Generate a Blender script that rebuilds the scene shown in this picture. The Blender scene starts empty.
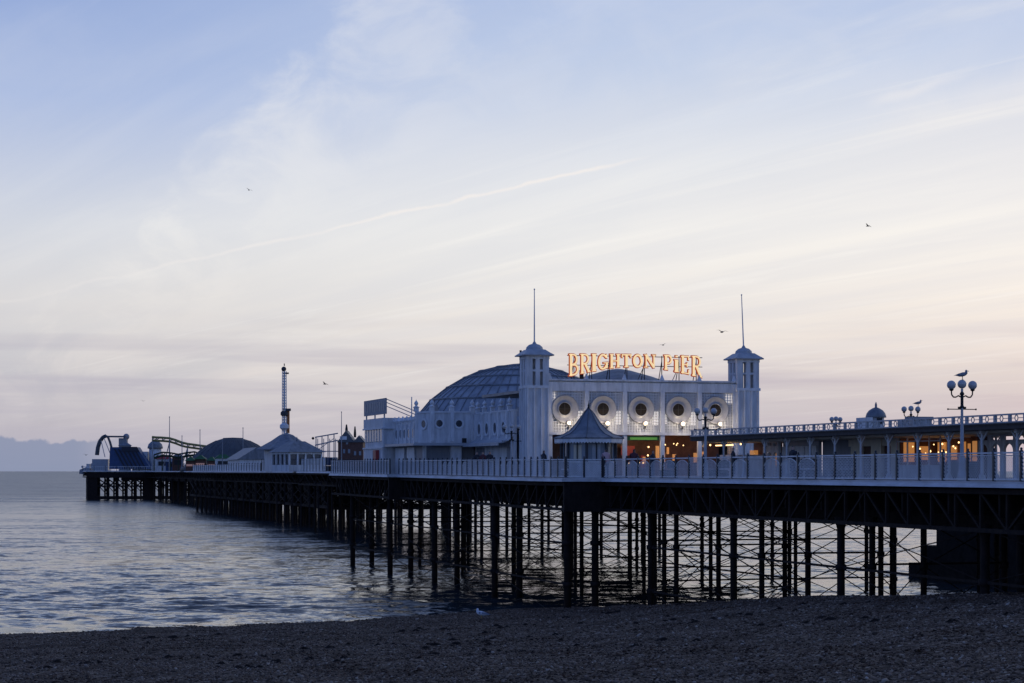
import bpy, math, random
import numpy as np
from mathutils import Vector
R = math.radians
PI = math.pi
random.seed(7)
C = bpy.context.scene.collection
S = bpy.context.scene

# ------------------------------------------------------------------ camera
CAMZ = 8.3
F = 2000.0
cam = bpy.data.cameras.new('camera'); co = bpy.data.objects.new('camera', cam); C.objects.link(co)
co.location = (0, 0, CAMZ); co.rotation_euler = (R(90), 0, 0)
cam.sensor_width = 36; cam.lens = 36*F/1024; cam.shift_y = 129.5/1024
cam.clip_start = .5; cam.clip_end = 60000
S.camera = co

# ------------------------------------------------------------------ world
SUN_AZ, SUN_EL = R(24), R(2.0)
w = bpy.data.worlds.new('World'); S.world = w; w.use_nodes = True
nt = w.node_tree; nt.nodes.clear(); L = nt.links
def N(t, **k):
    n = nt.nodes.new(t)
    for a, b in k.items(): setattr(n, a, b)
    return n
def val(sock, v):
    if hasattr(v, 'is_linked'): L.new(v, sock)
    else: sock.default_value = v
def math_(op, a, b=0.0, c=0.0, clamp=False):
    n = N('ShaderNodeMath', operation=op, use_clamp=clamp)
    val(n.inputs[0], a); val(n.inputs[1], b); val(n.inputs[2], c)
    return n.outputs[0]
def vdot(a, vec):
    n = N('ShaderNodeVectorMath', operation='DOT_PRODUCT'); val(n.inputs[0], a); n.inputs[1].default_value = vec
    return n.outputs['Value']
def mrange(v, a, b, c, d, smooth=True):
    n = N('ShaderNodeMapRange', interpolation_type='SMOOTHSTEP' if smooth else 'LINEAR')
    val(n.inputs[0], v); n.inputs[1].default_value = a; n.inputs[2].default_value = b; n.inputs[3].default_value = c; n.inputs[4].default_value = d
    return n.outputs[0]
def mixc(f, a, b, mode='MIX'):
    n = N('ShaderNodeMix', data_type='RGBA', blend_type=mode)
    val(n.inputs[0], f); val(n.inputs[6], a); val(n.inputs[7], b)
    return n.outputs[2]
def rampn(f, stops):
    n = N('ShaderNodeValToRGB'); val(n.inputs[0], f); e = n.color_ramp.elements
    while len(e) < len(stops): e.new(.5)
    for q, (p, c) in zip(e, stops): q.position = p; q.color = (*c, 1)
    return n.outputs[0]
tc = N('ShaderNodeTexCoord'); D = tc.outputs['Generated']
sx = N('ShaderNodeSeparateXYZ'); L.new(D, sx.inputs[0]); dx, dy, dz = sx.outputs
ez = math_('MAXIMUM', dz, 0.0)
# clear dusk sky: colour by height above the horizon
base = rampn(math_('MULTIPLY', ez, 1.0), [
    (0.0,  (.410, .420, .510)), (.03, (.495, .495, .555)), (.05, (.640, .615, .615)), (.062, (.780, .735, .695)),
    (.10, (.900, .875, .825)), (.15, (.775, .800, .840)), (.20, (.510, .610, .810)), (.235, (.420, .535, .790)), (.40, (.170, .250, .480)), (1.0, (.090, .145, .320))])
blue = rampn(math_('MULTIPLY', ez, 1.0), [
    (0.0,  (.360, .385, .485)), (.02, (.425, .410, .480)), (.045, (.500, .505, .560)), (.08, (.660, .650, .665)),
    (.12, (.610, .645, .730)), (.18, (.335, .445, .725)), (.235, (.205, .325, .650)), (.40, (.140, .215, .440)), (1.0, (.090, .145, .320))])
saz = (math.sin(SUN_AZ), math.cos(SUN_AZ), 0)
ca = vdot(D, saz)
right = mrange(vdot(D, (1, 0, 0)), -.27, .12, 0, 1)
col = mixc(right, blue, base)
# long cirrus streaks, projected on a high layer of air
inv = math_('DIVIDE', 1.0, math_('ADD', ez, .045))
px = math_('MULTIPLY', dx, inv); py = math_('MULTIPLY', dy, inv)
cb = N('ShaderNodeCombineXYZ'); L.new(px, cb.inputs[0]); L.new(py, cb.inputs[1])
AZ = R(-33)
al = vdot(cb.outputs[0], (math.sin(AZ), math.cos(AZ), 0)); ac = vdot(cb.outputs[0], (math.cos(AZ), -math.sin(AZ), 0))
def streak(sal, sac, scale, seed, detail=6, dist=.6):
    c2 = N('ShaderNodeCombineXYZ'); L.new(math_('MULTIPLY', al, sal), c2.inputs[0]); L.new(math_('MULTIPLY', ac, sac), c2.inputs[1]); c2.inputs[2].default_value = seed
    n = N('ShaderNodeTexNoise'); L.new(c2.outputs[0], n.inputs['Vector']); n.inputs['Scale'].default_value = scale
    n.inputs['Detail'].default_value = detail; n.inputs['Roughness'].default_value = .58; n.inputs['Distortion'].default_value = dist
    return n.outputs[0]
broad = mrange(streak(.16, .5, .55, 3.1, 5, .4), .36, .70, 0, 1)
fine = mrange(streak(.22, 1.4, .9, 8.2, 7, .9), .38, .78, 0, 1)
hi = mrange(ez, .02, .10, 0.25, 1)
cover = math_('MULTIPLY', math_('ADD', math_('MULTIPLY', broad, .62), math_('MULTIPLY', fine, .34), clamp=True), hi)
front = mrange(ca, .1, .8, .1, 1)
# two veils of high cloud with soft ragged edges, placed by direction
invy = math_('DIVIDE', 1.0, math_('MAXIMUM', dy, .08)); AX = math_('MULTIPLY', dx, invy); AZ_ = math_('MULTIPLY', dz, invy)
vn = N('ShaderNodeTexNoise'); c5 = N('ShaderNodeCombineXYZ'); L.new(math_('MULTIPLY', AX, 17), c5.inputs[0]); L.new(math_('MULTIPLY', AZ_, 24), c5.inputs[1]); L.new(c5.outputs[0], vn.inputs['Vector'])
vn.inputs['Scale'].default_value = 1; vn.inputs['Detail'].default_value = 7; vn.inputs['Roughness'].default_value = .6; vn.inputs['Distortion'].default_value = .5
rag = math_('SUBTRACT', vn.outputs[0], .5)
def edge(xa, ya, xb, yb, w0, w1, amp):
    ax, az, bx, bz = (xa-512)/F, (471-ya)/F, (xb-512)/F, (471-yb)/F; l_ = math.hypot(bx-ax, bz-az); nx, nz_ = (bz-az)/l_, -(bx-ax)/l_
    d = math_('SUBTRACT', math_('ADD', math_('MULTIPLY', AX, nx), math_('MULTIPLY', AZ_, nz_)), nx*ax+nz_*az)
    return math_('ADD', d, math_('MULTIPLY', rag, amp)), (w0, w1)
d1, _ = edge(95, 235, 318, 0, 0, 0, .05)
veil1 = math_('MULTIPLY', mrange(d1, -.012, .03, 0, 1), mrange(d1, .02, .13, .50, .20))
veil1 = math_('MULTIPLY', veil1, mrange(vn.outputs[0], .32, .66, .3, 1.35))
d3, _ = edge(470, 255, 1010, 62, 0, 0, .035)
veil2 = math_('MULTIPLY', mrange(d3, -.012, .026, 0, 1), mrange(d3, .05, .16, .92, .2))
veil2 = math_('MULTIPLY', veil2, mrange(fine, 0, 1, .72, 1.1))
sf_ = math_('MULTIPLY', math_('ADD', math_('MULTIPLY', broad, .34), math_('MULTIPLY', fine, .26)), hi)
cover = math_('MULTIPLY', math_('MAXIMUM', math_('MAXIMUM', veil1, veil2), math_('ADD', math_('MULTIPLY', sf_, .8), math_('MULTIPLY', veil1, .3), clamp=True)), front)
cover = math_('MINIMUM', cover, 1.0)
cloudc = rampn(math_('MULTIPLY', ez, 1.0), [(0, (.42, .41, .50)), (.05, (.76, .71, .69)), (.12, (.92, .90, .86)), (.22, (.70, .73, .82)), (1, (.3, .35, .5))])
gaps = mrange(streak(.30, 2.6, 1.15, 5.5, 6, .7), .34, .66, .0, 1)
gap2 = mrange(streak(.12, 1.1, .8, 1.7, 5, .5), .38, .64, .0, 1)
sh_ = math_('MULTIPLY', math_('MULTIPLY', math_('ADD', math_('MULTIPLY', gaps, .55), math_('MULTIPLY', gap2, .45)), front), math_('MULTIPLY', hi, mrange(right, 0, 1, .45, 1)))
col = mixc(cover, col, cloudc)
col = mixc(math_('MULTIPLY', sh_, mrange(ez, .05, .14, .34, .26)), col, (.50, .56, .70, 1))
wis = mrange(streak(.34, 2.2, 1.3, 12.4, 8, 1.4), .50, .80, 0, .60)
col = mixc(math_('MULTIPLY', wis, math_('MULTIPLY', front, math_('MULTIPLY', hi, mrange(d3, -.09, .03, .12, 1)))), col, (.90, .885, .86, 1))
# thin grey-mauve bands low down
bn = N('ShaderNodeTexNoise'); c3 = N('ShaderNodeCombineXYZ'); L.new(math_('MULTIPLY', dx, 2.2), c3.inputs[0]); L.new(math_('MULTIPLY', ez, 42), c3.inputs[1]); L.new(c3.outputs[0], bn.inputs['Vector'])
bn.inputs['Scale'].default_value = 1.5; bn.inputs['Detail'].default_value = 4; bn.inputs['Roughness'].default_value = .55
band = math_('MULTIPLY', mrange(bn.outputs[0], .42, .62, 0, .72), math_('MULTIPLY', mrange(ez, .0, .012, 0, 1), mrange(ez, .04, .085, 1, 0)))
col = mixc(band, col, (.46, .445, .53, 1))
# distant cumulus bank on the sea horizon
cn = N('ShaderNodeTexNoise'); c4 = N('ShaderNodeCombineXYZ'); L.new(math_('MULTIPLY', dx, 75), c4.inputs[0]); L.new(math_('MULTIPLY', ez, 60), c4.inputs[1]); L.new(c4.outputs[0], cn.inputs['Vector'])
cn.inputs['Scale'].default_value = 1.0; cn.inputs['Detail'].default_value = 5
topl = math_('SUBTRACT', math_('ADD', .0150, math_('MULTIPLY', math_('SUBTRACT', cn.outputs[0], .5), .016)), ez)
bank = math_('MULTIPLY', mrange(topl, -.0006, .0012, 0, .85), mrange(dx, -.215, -.185, 1, .15))
col = mixc(bank, col, (.225, .280, .420, 1))
# condensation trail: a narrow band round the plane through two directions
def dirp(x, y): return Vector(((x-512)/F, 1, (471-y)/F)).normalized()
a_, b_ = dirp(110, 279), dirp(655, 156)
nn = a_.cross(b_).normalized(); mid = b_.lerp(a_, .12).normalized(); along_ = (b_-a_).normalized()
nz = N('ShaderNodeTexNoise'); L.new(D, nz.inputs['Vector']); nz.inputs['Scale'].default_value = 38; nz.inputs['Detail'].default_value = 5
dd = math_('ABSOLUTE', math_('ADD', vdot(D, nn), math_('MULTIPLY', math_('SUBTRACT', nz.outputs[0], .5), .007)))
tpos = vdot(D, along_)
t1, t0 = b_.dot(along_), a_.dot(along_)
tr = math_('MULTIPLY', mrange(dd, 0, .0014, 1, 0), math_('MULTIPLY', mrange(tpos, t1-.035, t1+.004, 1, 0), mrange(tpos, t0-.03, t1-.075, .22, 1)))
tr = math_('MULTIPLY', tr, mrange(nz.outputs[0], .3, .62, .35, .85))
col = mixc(math_('MULTIPLY', tr, .85), col, (.90, .85, .82, 1))
# second short trail at the upper right
a2, b2 = dirp(868, 104), dirp(955, 78)
n2 = a2.cross(b2).normalized(); al2 = (b2-a2).normalized()
d2 = math_('ABSOLUTE', math_('ADD', vdot(D, n2), math_('MULTIPLY', math_('SUBTRACT', nz.outputs[0], .5), .008)))
tp2 = vdot(D, al2)
tr2 = math_('MULTIPLY', mrange(d2, 0, .0042, 1, 0), math_('MULTIPLY', mrange(tp2, b2.dot(al2)-.02, b2.dot(al2)+.02, 1, 0), mrange(tp2, a2.dot(al2)-.004, a2.dot(al2)+.012, 0, 1)))
col = mixc(math_('MULTIPLY', tr2, .3), col, (.92, .88, .85, 1))
# the half of the sky away from the sunset is dim and blue
dim = rampn(mrange(ca, -.5, .85, 0, 1), [(0, (.46, .65, 1.04)), (.5, (.58, .72, 1.0)), (1, (1, 1, 1))])
col = mixc(1.0, col, dim, 'MULTIPLY')
below = mrange(dz, -.03, 0, 1, 0)
col = mixc(below, col, (.10, .13, .19, 1))
sky = N('ShaderNodeTexSky', sky_type='NISHITA'); sky.sun_disc = False; sky.sun_elevation = SUN_EL; sky.sun_rotation = SUN_AZ
bg1 = N('ShaderNodeBackground'); L.new(col, bg1.inputs[0]); bg1.inputs[1].default_value = 1.0
bg2 = N('ShaderNodeBackground'); L.new(sky.outputs[0], bg2.inputs[0]); bg2.inputs[1].default_value = .006
ad = N('ShaderNodeAddShader'); L.new(bg1.outputs[0], ad.inputs[0]); L.new(bg2.outputs[0], ad.inputs[1])
out = N('ShaderNodeOutputWorld'); L.new(ad.outputs[0], out.inputs[0])

sl = bpy.data.lights.new('sun', 'SUN'); sl.energy = .12; sl.angle = R(12); sl.color = (1, .85, .7)
so = bpy.data.objects.new('sun', sl); C.objects.link(so)
so.rotation_euler = Vector((-math.sin(SUN_AZ)*math.cos(SUN_EL), -math.cos(SUN_AZ)*math.cos(SUN_EL), -math.sin(SUN_EL))).to_track_quat('-Z', 'Y').to_euler()
S.view_settings.view_transform = 'Standard'; S.view_settings.look = 'None'; S.view_settings.gamma = 1
S.view_settings.exposure = 0.0; S.view_settings.use_curve_mapping = False

# ------------------------------------------------------------------ materials
def mat(name, c, rough=.7, metal=0, emit=None, es=0, var=.0, scale=3.0, bump=0.0, stretch=(1, 1, 1), c2=None, spec=.5):
    m = bpy.data.materials.new(name); m.use_nodes = True; t = m.node_tree; b = t.nodes['Principled BSDF']
    b.inputs['Base Color'].default_value = (*c, 1); b.inputs['Roughness'].default_value = rough; b.inputs['Metallic'].default_value = metal
    b.inputs['Specular IOR Level'].default_value = spec
    if emit: b.inputs['Emission Color'].default_value = (*emit, 1); b.inputs['Emission Strength'].default_value = es
    if var or bump:
        tcn = t.nodes.new('ShaderNodeTexCoord'); mp = t.nodes.new('ShaderNodeMapping'); mp.inputs['Scale'].default_value = stretch
        t.links.new(tcn.outputs['Object'], mp.inputs[0])
        no = t.nodes.new('ShaderNodeTexNoise'); no.inputs['Scale'].default_value = scale; no.inputs['Detail'].default_value = 6; no.inputs['Roughness'].default_value = .65
        t.links.new(mp.outputs[0], no.inputs['Vector'])
        rp = t.nodes.new('ShaderNodeValToRGB'); t.links.new(no.outputs[0], rp.inputs[0])
        lo = c2 or tuple(x*(1-var) for x in c)
        rp.color_ramp.elements[0].position = .34; rp.color_ramp.elements[0].color = (*lo, 1)
        rp.color_ramp.elements[1].position = .62; rp.color_ramp.elements[1].color = (*c, 1)
        t.links.new(rp.outputs[0], b.inputs['Base Color'])
        if bump:
            bp = t.nodes.new('ShaderNodeBump'); bp.inputs['Strength'].default_value = bump; bp.inputs['Distance'].default_value = .05
            t.links.new(no.outputs[0], bp.inputs['Height']); t.links.new(bp.outputs[0], b.inputs['Normal'])
    return m
M = dict(
 white=mat('white_paint', (.74, .74, .73), .6, var=.22, scale=2.0, stretch=(1.3, 1.3, .22), c2=(.47, .47, .46)),
 white2=mat('white_trim', (.78, .78, .77), .55, var=.12, scale=2.5, stretch=(1, 1, .4), c2=(.58, .58, .57)),
 fascia=mat('fascia_paint', (.62, .63, .64), .55, var=.3, scale=1.2, stretch=(1, .4, 2), c2=(.42, .41, .39)),
 cream=mat('cream_paint', (.74, .65, .48), .6, var=.15, scale=2),
 grey=mat('grey_paint', (.30, .31, .33), .6, var=.2, scale=2),
 slate=mat('lead_roof', (.22, .24, .26), .5, var=.35, scale=1.5, stretch=(1, 1, .4), c2=(.12, .13, .145)),
 weed=mat('wrack', (.020, .013, .009), .8, var=.5, scale=6, spec=.15), porthole=mat('porthole_glass', (.035, .026, .016), .5, var=.5, scale=3, spec=.2), dish=mat('dish_enamel', (.40, .39, .385), .38, var=.25, scale=3, spec=.6), domegrey=mat('dome_lead', (.38, .395, .41), .75, var=.4, scale=1.2, stretch=(1, 1, .5), c2=(.22, .23, .245)),
 tentgrey=mat('tent_canvas', (.085, .09, .095), .7, var=.3, scale=.5),
 slate2=mat('ridge_lead', (.10, .11, .12), .5, var=.2),
 palelead=mat('pale_lead', (.42, .44, .46), .45, var=.25, scale=2),
 iron=mat('rusty_iron', (.034, .024, .020), .8, var=.5, scale=3, stretch=(1, 1, .5), c2=(.013, .011, .011), spec=.12),
 ironb=mat('black_iron', (.022, .022, .024), .6, spec=.25),
 postiron=mat('railing_iron', (.035, .038, .045), .5, var=.3, scale=6),
 timber=mat('dark_timber', (.065, .055, .048), .8, var=.4, scale=4),
 deckw=mat('deck_timber', (.16, .13, .11), .8, var=.3, scale=1.5, stretch=(.3, 5, 1)),
 glass=mat('dark_glass', (.03, .035, .045), .08, spec=.8),
 glass2=mat('door_glass', (.22, .26, .30), .12, spec=.6),
 dark=mat('dark_interior', (.035, .034, .036), .8),
 shutter=mat('grey_shutter', (.24, .25, .27), .55, var=.25, scale=4, stretch=(6, 6, .2)),
 red=mat('red_paint', (.35, .04, .035), .5), green=mat('green_paint', (.03, .13, .04), .6, var=.4, scale=2),
 blue=mat('blue_paint', (.028, .075, .19), .5, var=.3, scale=1), blued=mat('navy_paint', (.010, .016, .035), .5, var=.3, scale=1),
 orange=mat('orange_paint', (.5, .16, .04), .6, var=.5, scale=6), yellow=mat('yellow_paint', (.35, .30, .10), .55, var=.3, scale=2),
 brown=mat('brown_wood', (.14, .065, .045), .7, var=.4, scale=3),
 globe=mat('opal_globe', (.46, .46, .46), .3), tube=mat('trellis_glow', (.9, .9, .9), .3, emit=(1.0, .90, .80), es=.6),  # tube is the even glow of the panels added behind the trellis
 globelit=mat('lit_globe', (.9, .85, .7), .3, emit=(1.0, .72, .38), es=1.5),
 letter=mat('lit_letter', (.6, .45, .25), .4, emit=(1.0, .74, .38), es=.82), neon=mat('neon_outline', (.18, .03, .015), .4, emit=(.75, .10, .01), es=.34),
 warm=mat('warm_bulb', (.9, .7, .4), .4, emit=(1.0, .60, .26), es=3.0), warmdim=mat('warm_glow_panel', (.6, .35, .15), .5, emit=(1.0, .42, .12), es=.30),
 pinkglow=mat('pink_lit_panel', (.6, .4, .3), .5, emit=(1.0, .5, .32), es=.10), greenglow=mat('green_lit_sign', (.1, .3, .05), .4, emit=(.16, .42, .05), es=.28),
 skin=mat('skin', (.45, .28, .2), .6), hair=mat('dark_hair', (.03, .02, .015), .6), coat=mat('dark_coat', (.025, .026, .035), .8), coat2=mat('maroon_coat', (.09, .025, .03), .8), coat3=mat('pale_pink_coat', (.55, .35, .36), .8), denim=mat('denim', (.04, .055, .10), .8),
 gullw=mat('gull_white', (.75, .76, .78), .7), gullg=mat('gull_grey', (.22, .24, .27), .7), gulld=mat('gull_dark', (.05, .05, .055), .7), bill=mat('gull_bill', (.45, .30, .05), .5),
 stone=mat('wet_stone', (.035, .031, .028), .85, var=.5, scale=1.2, bump=.5, spec=.1),
 leaf=mat('dark_foliage', (.03, .05, .025), .8, var=.5, scale=2),
 steel=mat('galvanised_steel', (.35, .37, .39), .45, metal=.3, var=.2, scale=3),
)
# water
m = bpy.data.materials.new('sea_water'); m.use_nodes = True; t = m.node_tree; b = t.nodes['Principled BSDF']
b.inputs['Base Color'].default_value = (.030, .042, .046, 1); b.inputs['Roughness'].default_value = .10; b.inputs['IOR'].default_value = 1.33
tcn = t.nodes.new('ShaderNodeTexCoord')
def wave_slope(sc, rot, stretch, det, amp):
    mp = t.nodes.new('ShaderNodeMapping'); mp.inputs['Rotation'].default_value = (0, 0, rot); mp.inputs['Scale'].default_value = stretch
    t.links.new(tcn.outputs['Object'], mp.inputs[0]); n = t.nodes.new('ShaderNodeTexNoise'); n.inputs['Scale'].default_value = sc; n.inputs['Detail'].default_value = det; n.inputs['Roughness'].default_value = .6
    t.links.new(mp.outputs[0], n.inputs['Vector'])
    a = t.nodes.new('ShaderNodeVectorMath'); a.operation = 'SUBTRACT'; t.links.new(n.outputs['Color'], a.inputs[0]); a.inputs[1].default_value = (.5, .5, .5)
    m2 = t.nodes.new('ShaderNodeVectorMath'); m2.operation = 'MULTIPLY'; t.links.new(a.outputs[0], m2.inputs[0]); m2.inputs[1].default_value = (amp*.6, amp, 0); return m2.outputs[0]
def vadd(a, b_):
    n = t.nodes.new('ShaderNodeVectorMath'); n.operation = 'ADD'; t.links.new(a, n.inputs[0]); t.links.new(b_, n.inputs[1]); return n.outputs[0]
gnm = t.nodes.new('ShaderNodeNewGeometry')
acc = gnm.outputs['Normal']
for args in ((2.6, R(-16), (.5, 1, 1), 3, .85), (.85, R(-12), (.5, 1, 1), 3, .78), (.2, R(-20), (.36, 1, 1), 4, .58), (.045, R(-12), (.3, 1, 1), 3, .42)): acc = vadd(acc, wave_slope(*args))
nrm = t.nodes.new('ShaderNodeVectorMath'); nrm.operation = 'NORMALIZE'; t.links.new(acc, nrm.inputs[0]); t.links.new(nrm.outputs[0], b.inputs['Normal'])
sxy = t.nodes.new('ShaderNodeSeparateXYZ'); t.links.new(tcn.outputs['Object'], sxy.inputs[0])
mrr = t.nodes.new('ShaderNodeMapRange'); t.links.new(sxy.outputs[1], mrr.inputs[0]); mrr.inputs[1].default_value = 90; mrr.inputs[2].default_value = 700; mrr.inputs[3].default_value = .09; mrr.inputs[4].default_value = .30
t.links.new(mrr.outputs[0], b.inputs['Roughness'])
M['water'] = m
# shingle
m = bpy.data.materials.new('shingle'); m.use_nodes = True; t = m.node_tree; b = t.nodes['Principled BSDF']
tcn = t.nodes.new('ShaderNodeTexCoord')
def vor(scale):
    v = t.nodes.new('ShaderNodeTexVoronoi'); v.inputs['Scale'].default_value = scale; v.inputs['Randomness'].default_value = 1; t.links.new(tcn.outputs['Object'], v.inputs['Vector']); return v
v1 = vor(9); v2 = vor(3.4)
def ramp_in(t, f, stops):
    n = t.nodes.new('ShaderNodeValToRGB'); t.links.new(f, n.inputs[0]); e = n.color_ramp.elements
    while len(e) < len(stops): e.new(.5)
    for q, (p, c) in zip(e, stops): q.position = p; q.color = (*c, 1)
    return n.outputs[0]
sp = t.nodes.new('ShaderNodeSeparateColor'); t.links.new(v1.outputs['Color'], sp.inputs[0])
pc = ramp_in(t, sp.outputs[0], [(0, (0.0413, 0.0267, 0.0177)), (.3, (0.0768, 0.0502, 0.0324)), (.6, (0.1300, 0.0857, 0.0562)), (.85, (0.1890, 0.1330, 0.0886)), (.97, (0.3248, 0.2511, 0.1773)), (1, (0.4429, 0.3692, 0.2807))])
pn = t.nodes.new('ShaderNodeTexNoise'); pn.inputs['Scale'].default_value = .35; pn.inputs['Detail'].default_value = 6; pn.inputs['Roughness'].default_value = .7; t.links.new(tcn.outputs['Object'], pn.inputs['Vector'])
pt = ramp_in(t, pn.outputs[0], [(.36, (.45, .42, .42)), (.62, (1.1, 1.1, 1.1))])
mx = t.nodes.new('ShaderNodeMix'); mx.data_type = 'RGBA'; mx.blend_type = 'MULTIPLY'; mx.inputs[0].default_value = 1
t.links.new(pc, mx.inputs[6]); t.links.new(pt, mx.inputs[7]); t.links.new(mx.outputs[2], b.inputs['Base Color'])
b.inputs['Roughness'].default_value = .8; b.inputs['Specular IOR Level'].default_value = .12
bp1 = t.nodes.new('ShaderNodeBump'); bp1.invert = True; bp1.inputs['Strength'].default_value = .9; bp1.inputs['Distance'].default_value = .06; t.links.new(v1.outputs['Distance'], bp1.inputs['Height'])
bp2 = t.nodes.new('ShaderNodeBump'); bp2.invert = True; bp2.inputs['Strength'].default_value = .6; bp2.inputs['Distance'].default_value = .12; t.links.new(v2.outputs['Distance'], bp2.inputs['Height'])
t.links.new(bp1.outputs[0], bp2.inputs['Normal']); t.links.new(bp2.outputs[0], b.inputs['Normal'])
M['shingle'] = m

# ------------------------------------------------------------------ mesh helpers
class MB:
    def __init__(s): s.v = []; s.f = []
    def add(s, vs, fs):
        o = len(s.v); s.v += [tuple(p) for p in vs]; s.f += [tuple(i+o for i in f) for f in fs]; return s
    def box(s, x0, x1, y0, y1, z0, z1):
        return s.add([(x0,y0,z0),(x1,y0,z0),(x1,y1,z0),(x0,y1,z0),(x0,y0,z1),(x1,y0,z1),(x1,y1,z1),(x0,y1,z1)],
                     [(3,2,1,0),(4,5,6,7),(0,1,5,4),(1,2,6,5),(2,3,7,6),(3,0,4,7)])
    def bar(s, p, q, wx, wz=None, up=(0,0,1)):
        p, q = Vector(p), Vector(q); d = (q-p).normalized(); wz = wz or wx
        a = d.cross(Vector(up))
        if a.length < 1e-4: a = d.cross(Vector((1,0,0)))
        a.normalize(); c = a.cross(d).normalized(); a *= wx/2; c *= wz/2
        vs = [p-a-c, p+a-c, p+a+c, p-a+c, q-a-c, q+a-c, q+a+c, q-a+c]
        return s.add(vs, [(3,2,1,0),(4,5,6,7),(0,1,5,4),(1,2,6,5),(2,3,7,6),(3,0,4,7)])
    def tube(s, p, q, r0, r1=None, n=8):
        p, q = Vector(p), Vector(q); r1 = r0 if r1 is None else r1; d = (q-p).normalized()
        a = d.orthogonal().normalized(); c = d.cross(a)
        vs = [p+(a*math.cos(2*PI*i/n)+c*math.sin(2*PI*i/n))*r0 for i in range(n)] + [q+(a*math.cos(2*PI*i/n)+c*math.sin(2*PI*i/n))*r1 for i in range(n)]
        fs = [(i,(i+1)%n,n+(i+1)%n,n+i) for i in range(n)] + [tuple(range(n-1,-1,-1)), tuple(range(n,2*n))]
        return s.add(vs, fs)
    def path(s, pts, r, n=6):
        for a, b in zip(pts, pts[1:]): s.tube(a, b, r, r, n)
        return s
    def lathe(s, prof, n=16, c=(0,0,0), rot=0, cap=True):
        vs = []; fs = []
        for r, z in prof:
            for i in range(n):
                a = rot+2*PI*i/n; vs.append((c[0]+r*math.cos(a), c[1]+r*math.sin(a), c[2]+z))
        for k in range(len(prof)-1):
            for i in range(n): fs.append((k*n+i, k*n+(i+1)%n, (k+1)*n+(i+1)%n, (k+1)*n+i))
        if cap: fs += [tuple(range(n-1,-1,-1)), tuple(range((len(prof)-1)*n, len(prof)*n))]
        return s.add(vs, fs)
    def ball(s, c, r, n=12, m=8, sz=1):
        return s.lathe([(max(1e-3, r*math.sin(PI*k/m)), -r*sz*math.cos(PI*k/m)) for k in range(m+1)], n, c)
    def prism(s, poly, z0, z1):
        n = len(poly); vs = [(x,y,z0) for x,y in poly]+[(x,y,z1) for x,y in poly]
        return s.add(vs, [tuple(range(n-1,-1,-1)), tuple(range(n,2*n))]+[(i,(i+1)%n,n+(i+1)%n,n+i) for i in range(n)])
    def wallprism(s, poly, y0, y1):          # polygon in x,z extruded along y
        n = len(poly); vs = [(x,y0,z) for x,z in poly]+[(x,y1,z) for x,z in poly]
        return s.add(vs, [tuple(range(n)), tuple(range(2*n-1,n-1,-1))]+[(i,n+i,n+(i+1)%n,(i+1)%n) for i in range(n)])
    def frustum(s, c, a0, b0, z0, a1, b1, z1):
        x, y = c
        vs = [(x-a0,y-b0,z0),(x+a0,y-b0,z0),(x+a0,y+b0,z0),(x-a0,y+b0,z0),(x-a1,y-b1,z1),(x+a1,y-b1,z1),(x+a1,y+b1,z1),(x-a1,y+b1,z1)]
        return s.add(vs, [(3,2,1,0),(4,5,6,7),(0,1,5,4),(1,2,6,5),(2,3,7,6),(3,0,4,7)])
    def mesh(s, name, m, smooth=False):
        me = bpy.data.meshes.new(name); me.from_pydata(s.v, [], s.f); me.materials.append(m)
        if smooth: me.shade_smooth()
        me.update(); return me
    def build(s, name, m, parent=None, smooth=False, label=None, kind=None):
        o = bpy.data.objects.new(name, s.mesh(name, m, smooth)); C.objects.link(o); o.parent = parent
        if label: o['label'] = label
        if kind: o['kind'] = kind
        return o
def tag(o, label, cat, group=None, kind=None):
    o['label'] = label; o['category'] = cat
    if group: o['group'] = group
    if kind: o['kind'] = kind
    return o
PHI = math.atan2(.283, .959); CU, SU = math.cos(PHI), math.sin(PHI)
def P(u, v): return (CU*u - SU*v, SU*u + CU*v)
def zd(v): return float(np.interp(v, [0, 115, 170, 275, 600], [7.89, 7.89, 8.10, 8.24, 8.27]))
def empty(name, label, cat, loc, rz, group=None):
    o = bpy.data.objects.new(name, None); C.objects.link(o); o.location = loc; o.rotation_euler = (0, 0, rz); o.empty_display_size = .3
    return tag(o, label, cat, group)
def thing(name, label, cat, u, v, z=None, rz=0, group=None):
    x, y = P(u, v); return empty(name, label, cat, (x, y, zd(v) if z is None else z), PHI+rz, group)
def far(name, label, cat, px, Y, z=8.27, rz=0, group=None):
    return empty(name, label, cat, ((px-512)/F*Y, Y, z), rz, group)
def copy_tree(o, parent=None):
    c = o.copy(); C.objects.link(c)
    if parent: c.parent = parent
    for ch in o.children: copy_tree(ch, c)
    return c
def link(name, me, parent, loc=(0,0,0), rz=0):
    o = bpy.data.objects.new(name, me); C.objects.link(o); o.parent = parent; o.location = loc; o.rotation_euler = (0,0,rz); return o

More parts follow.
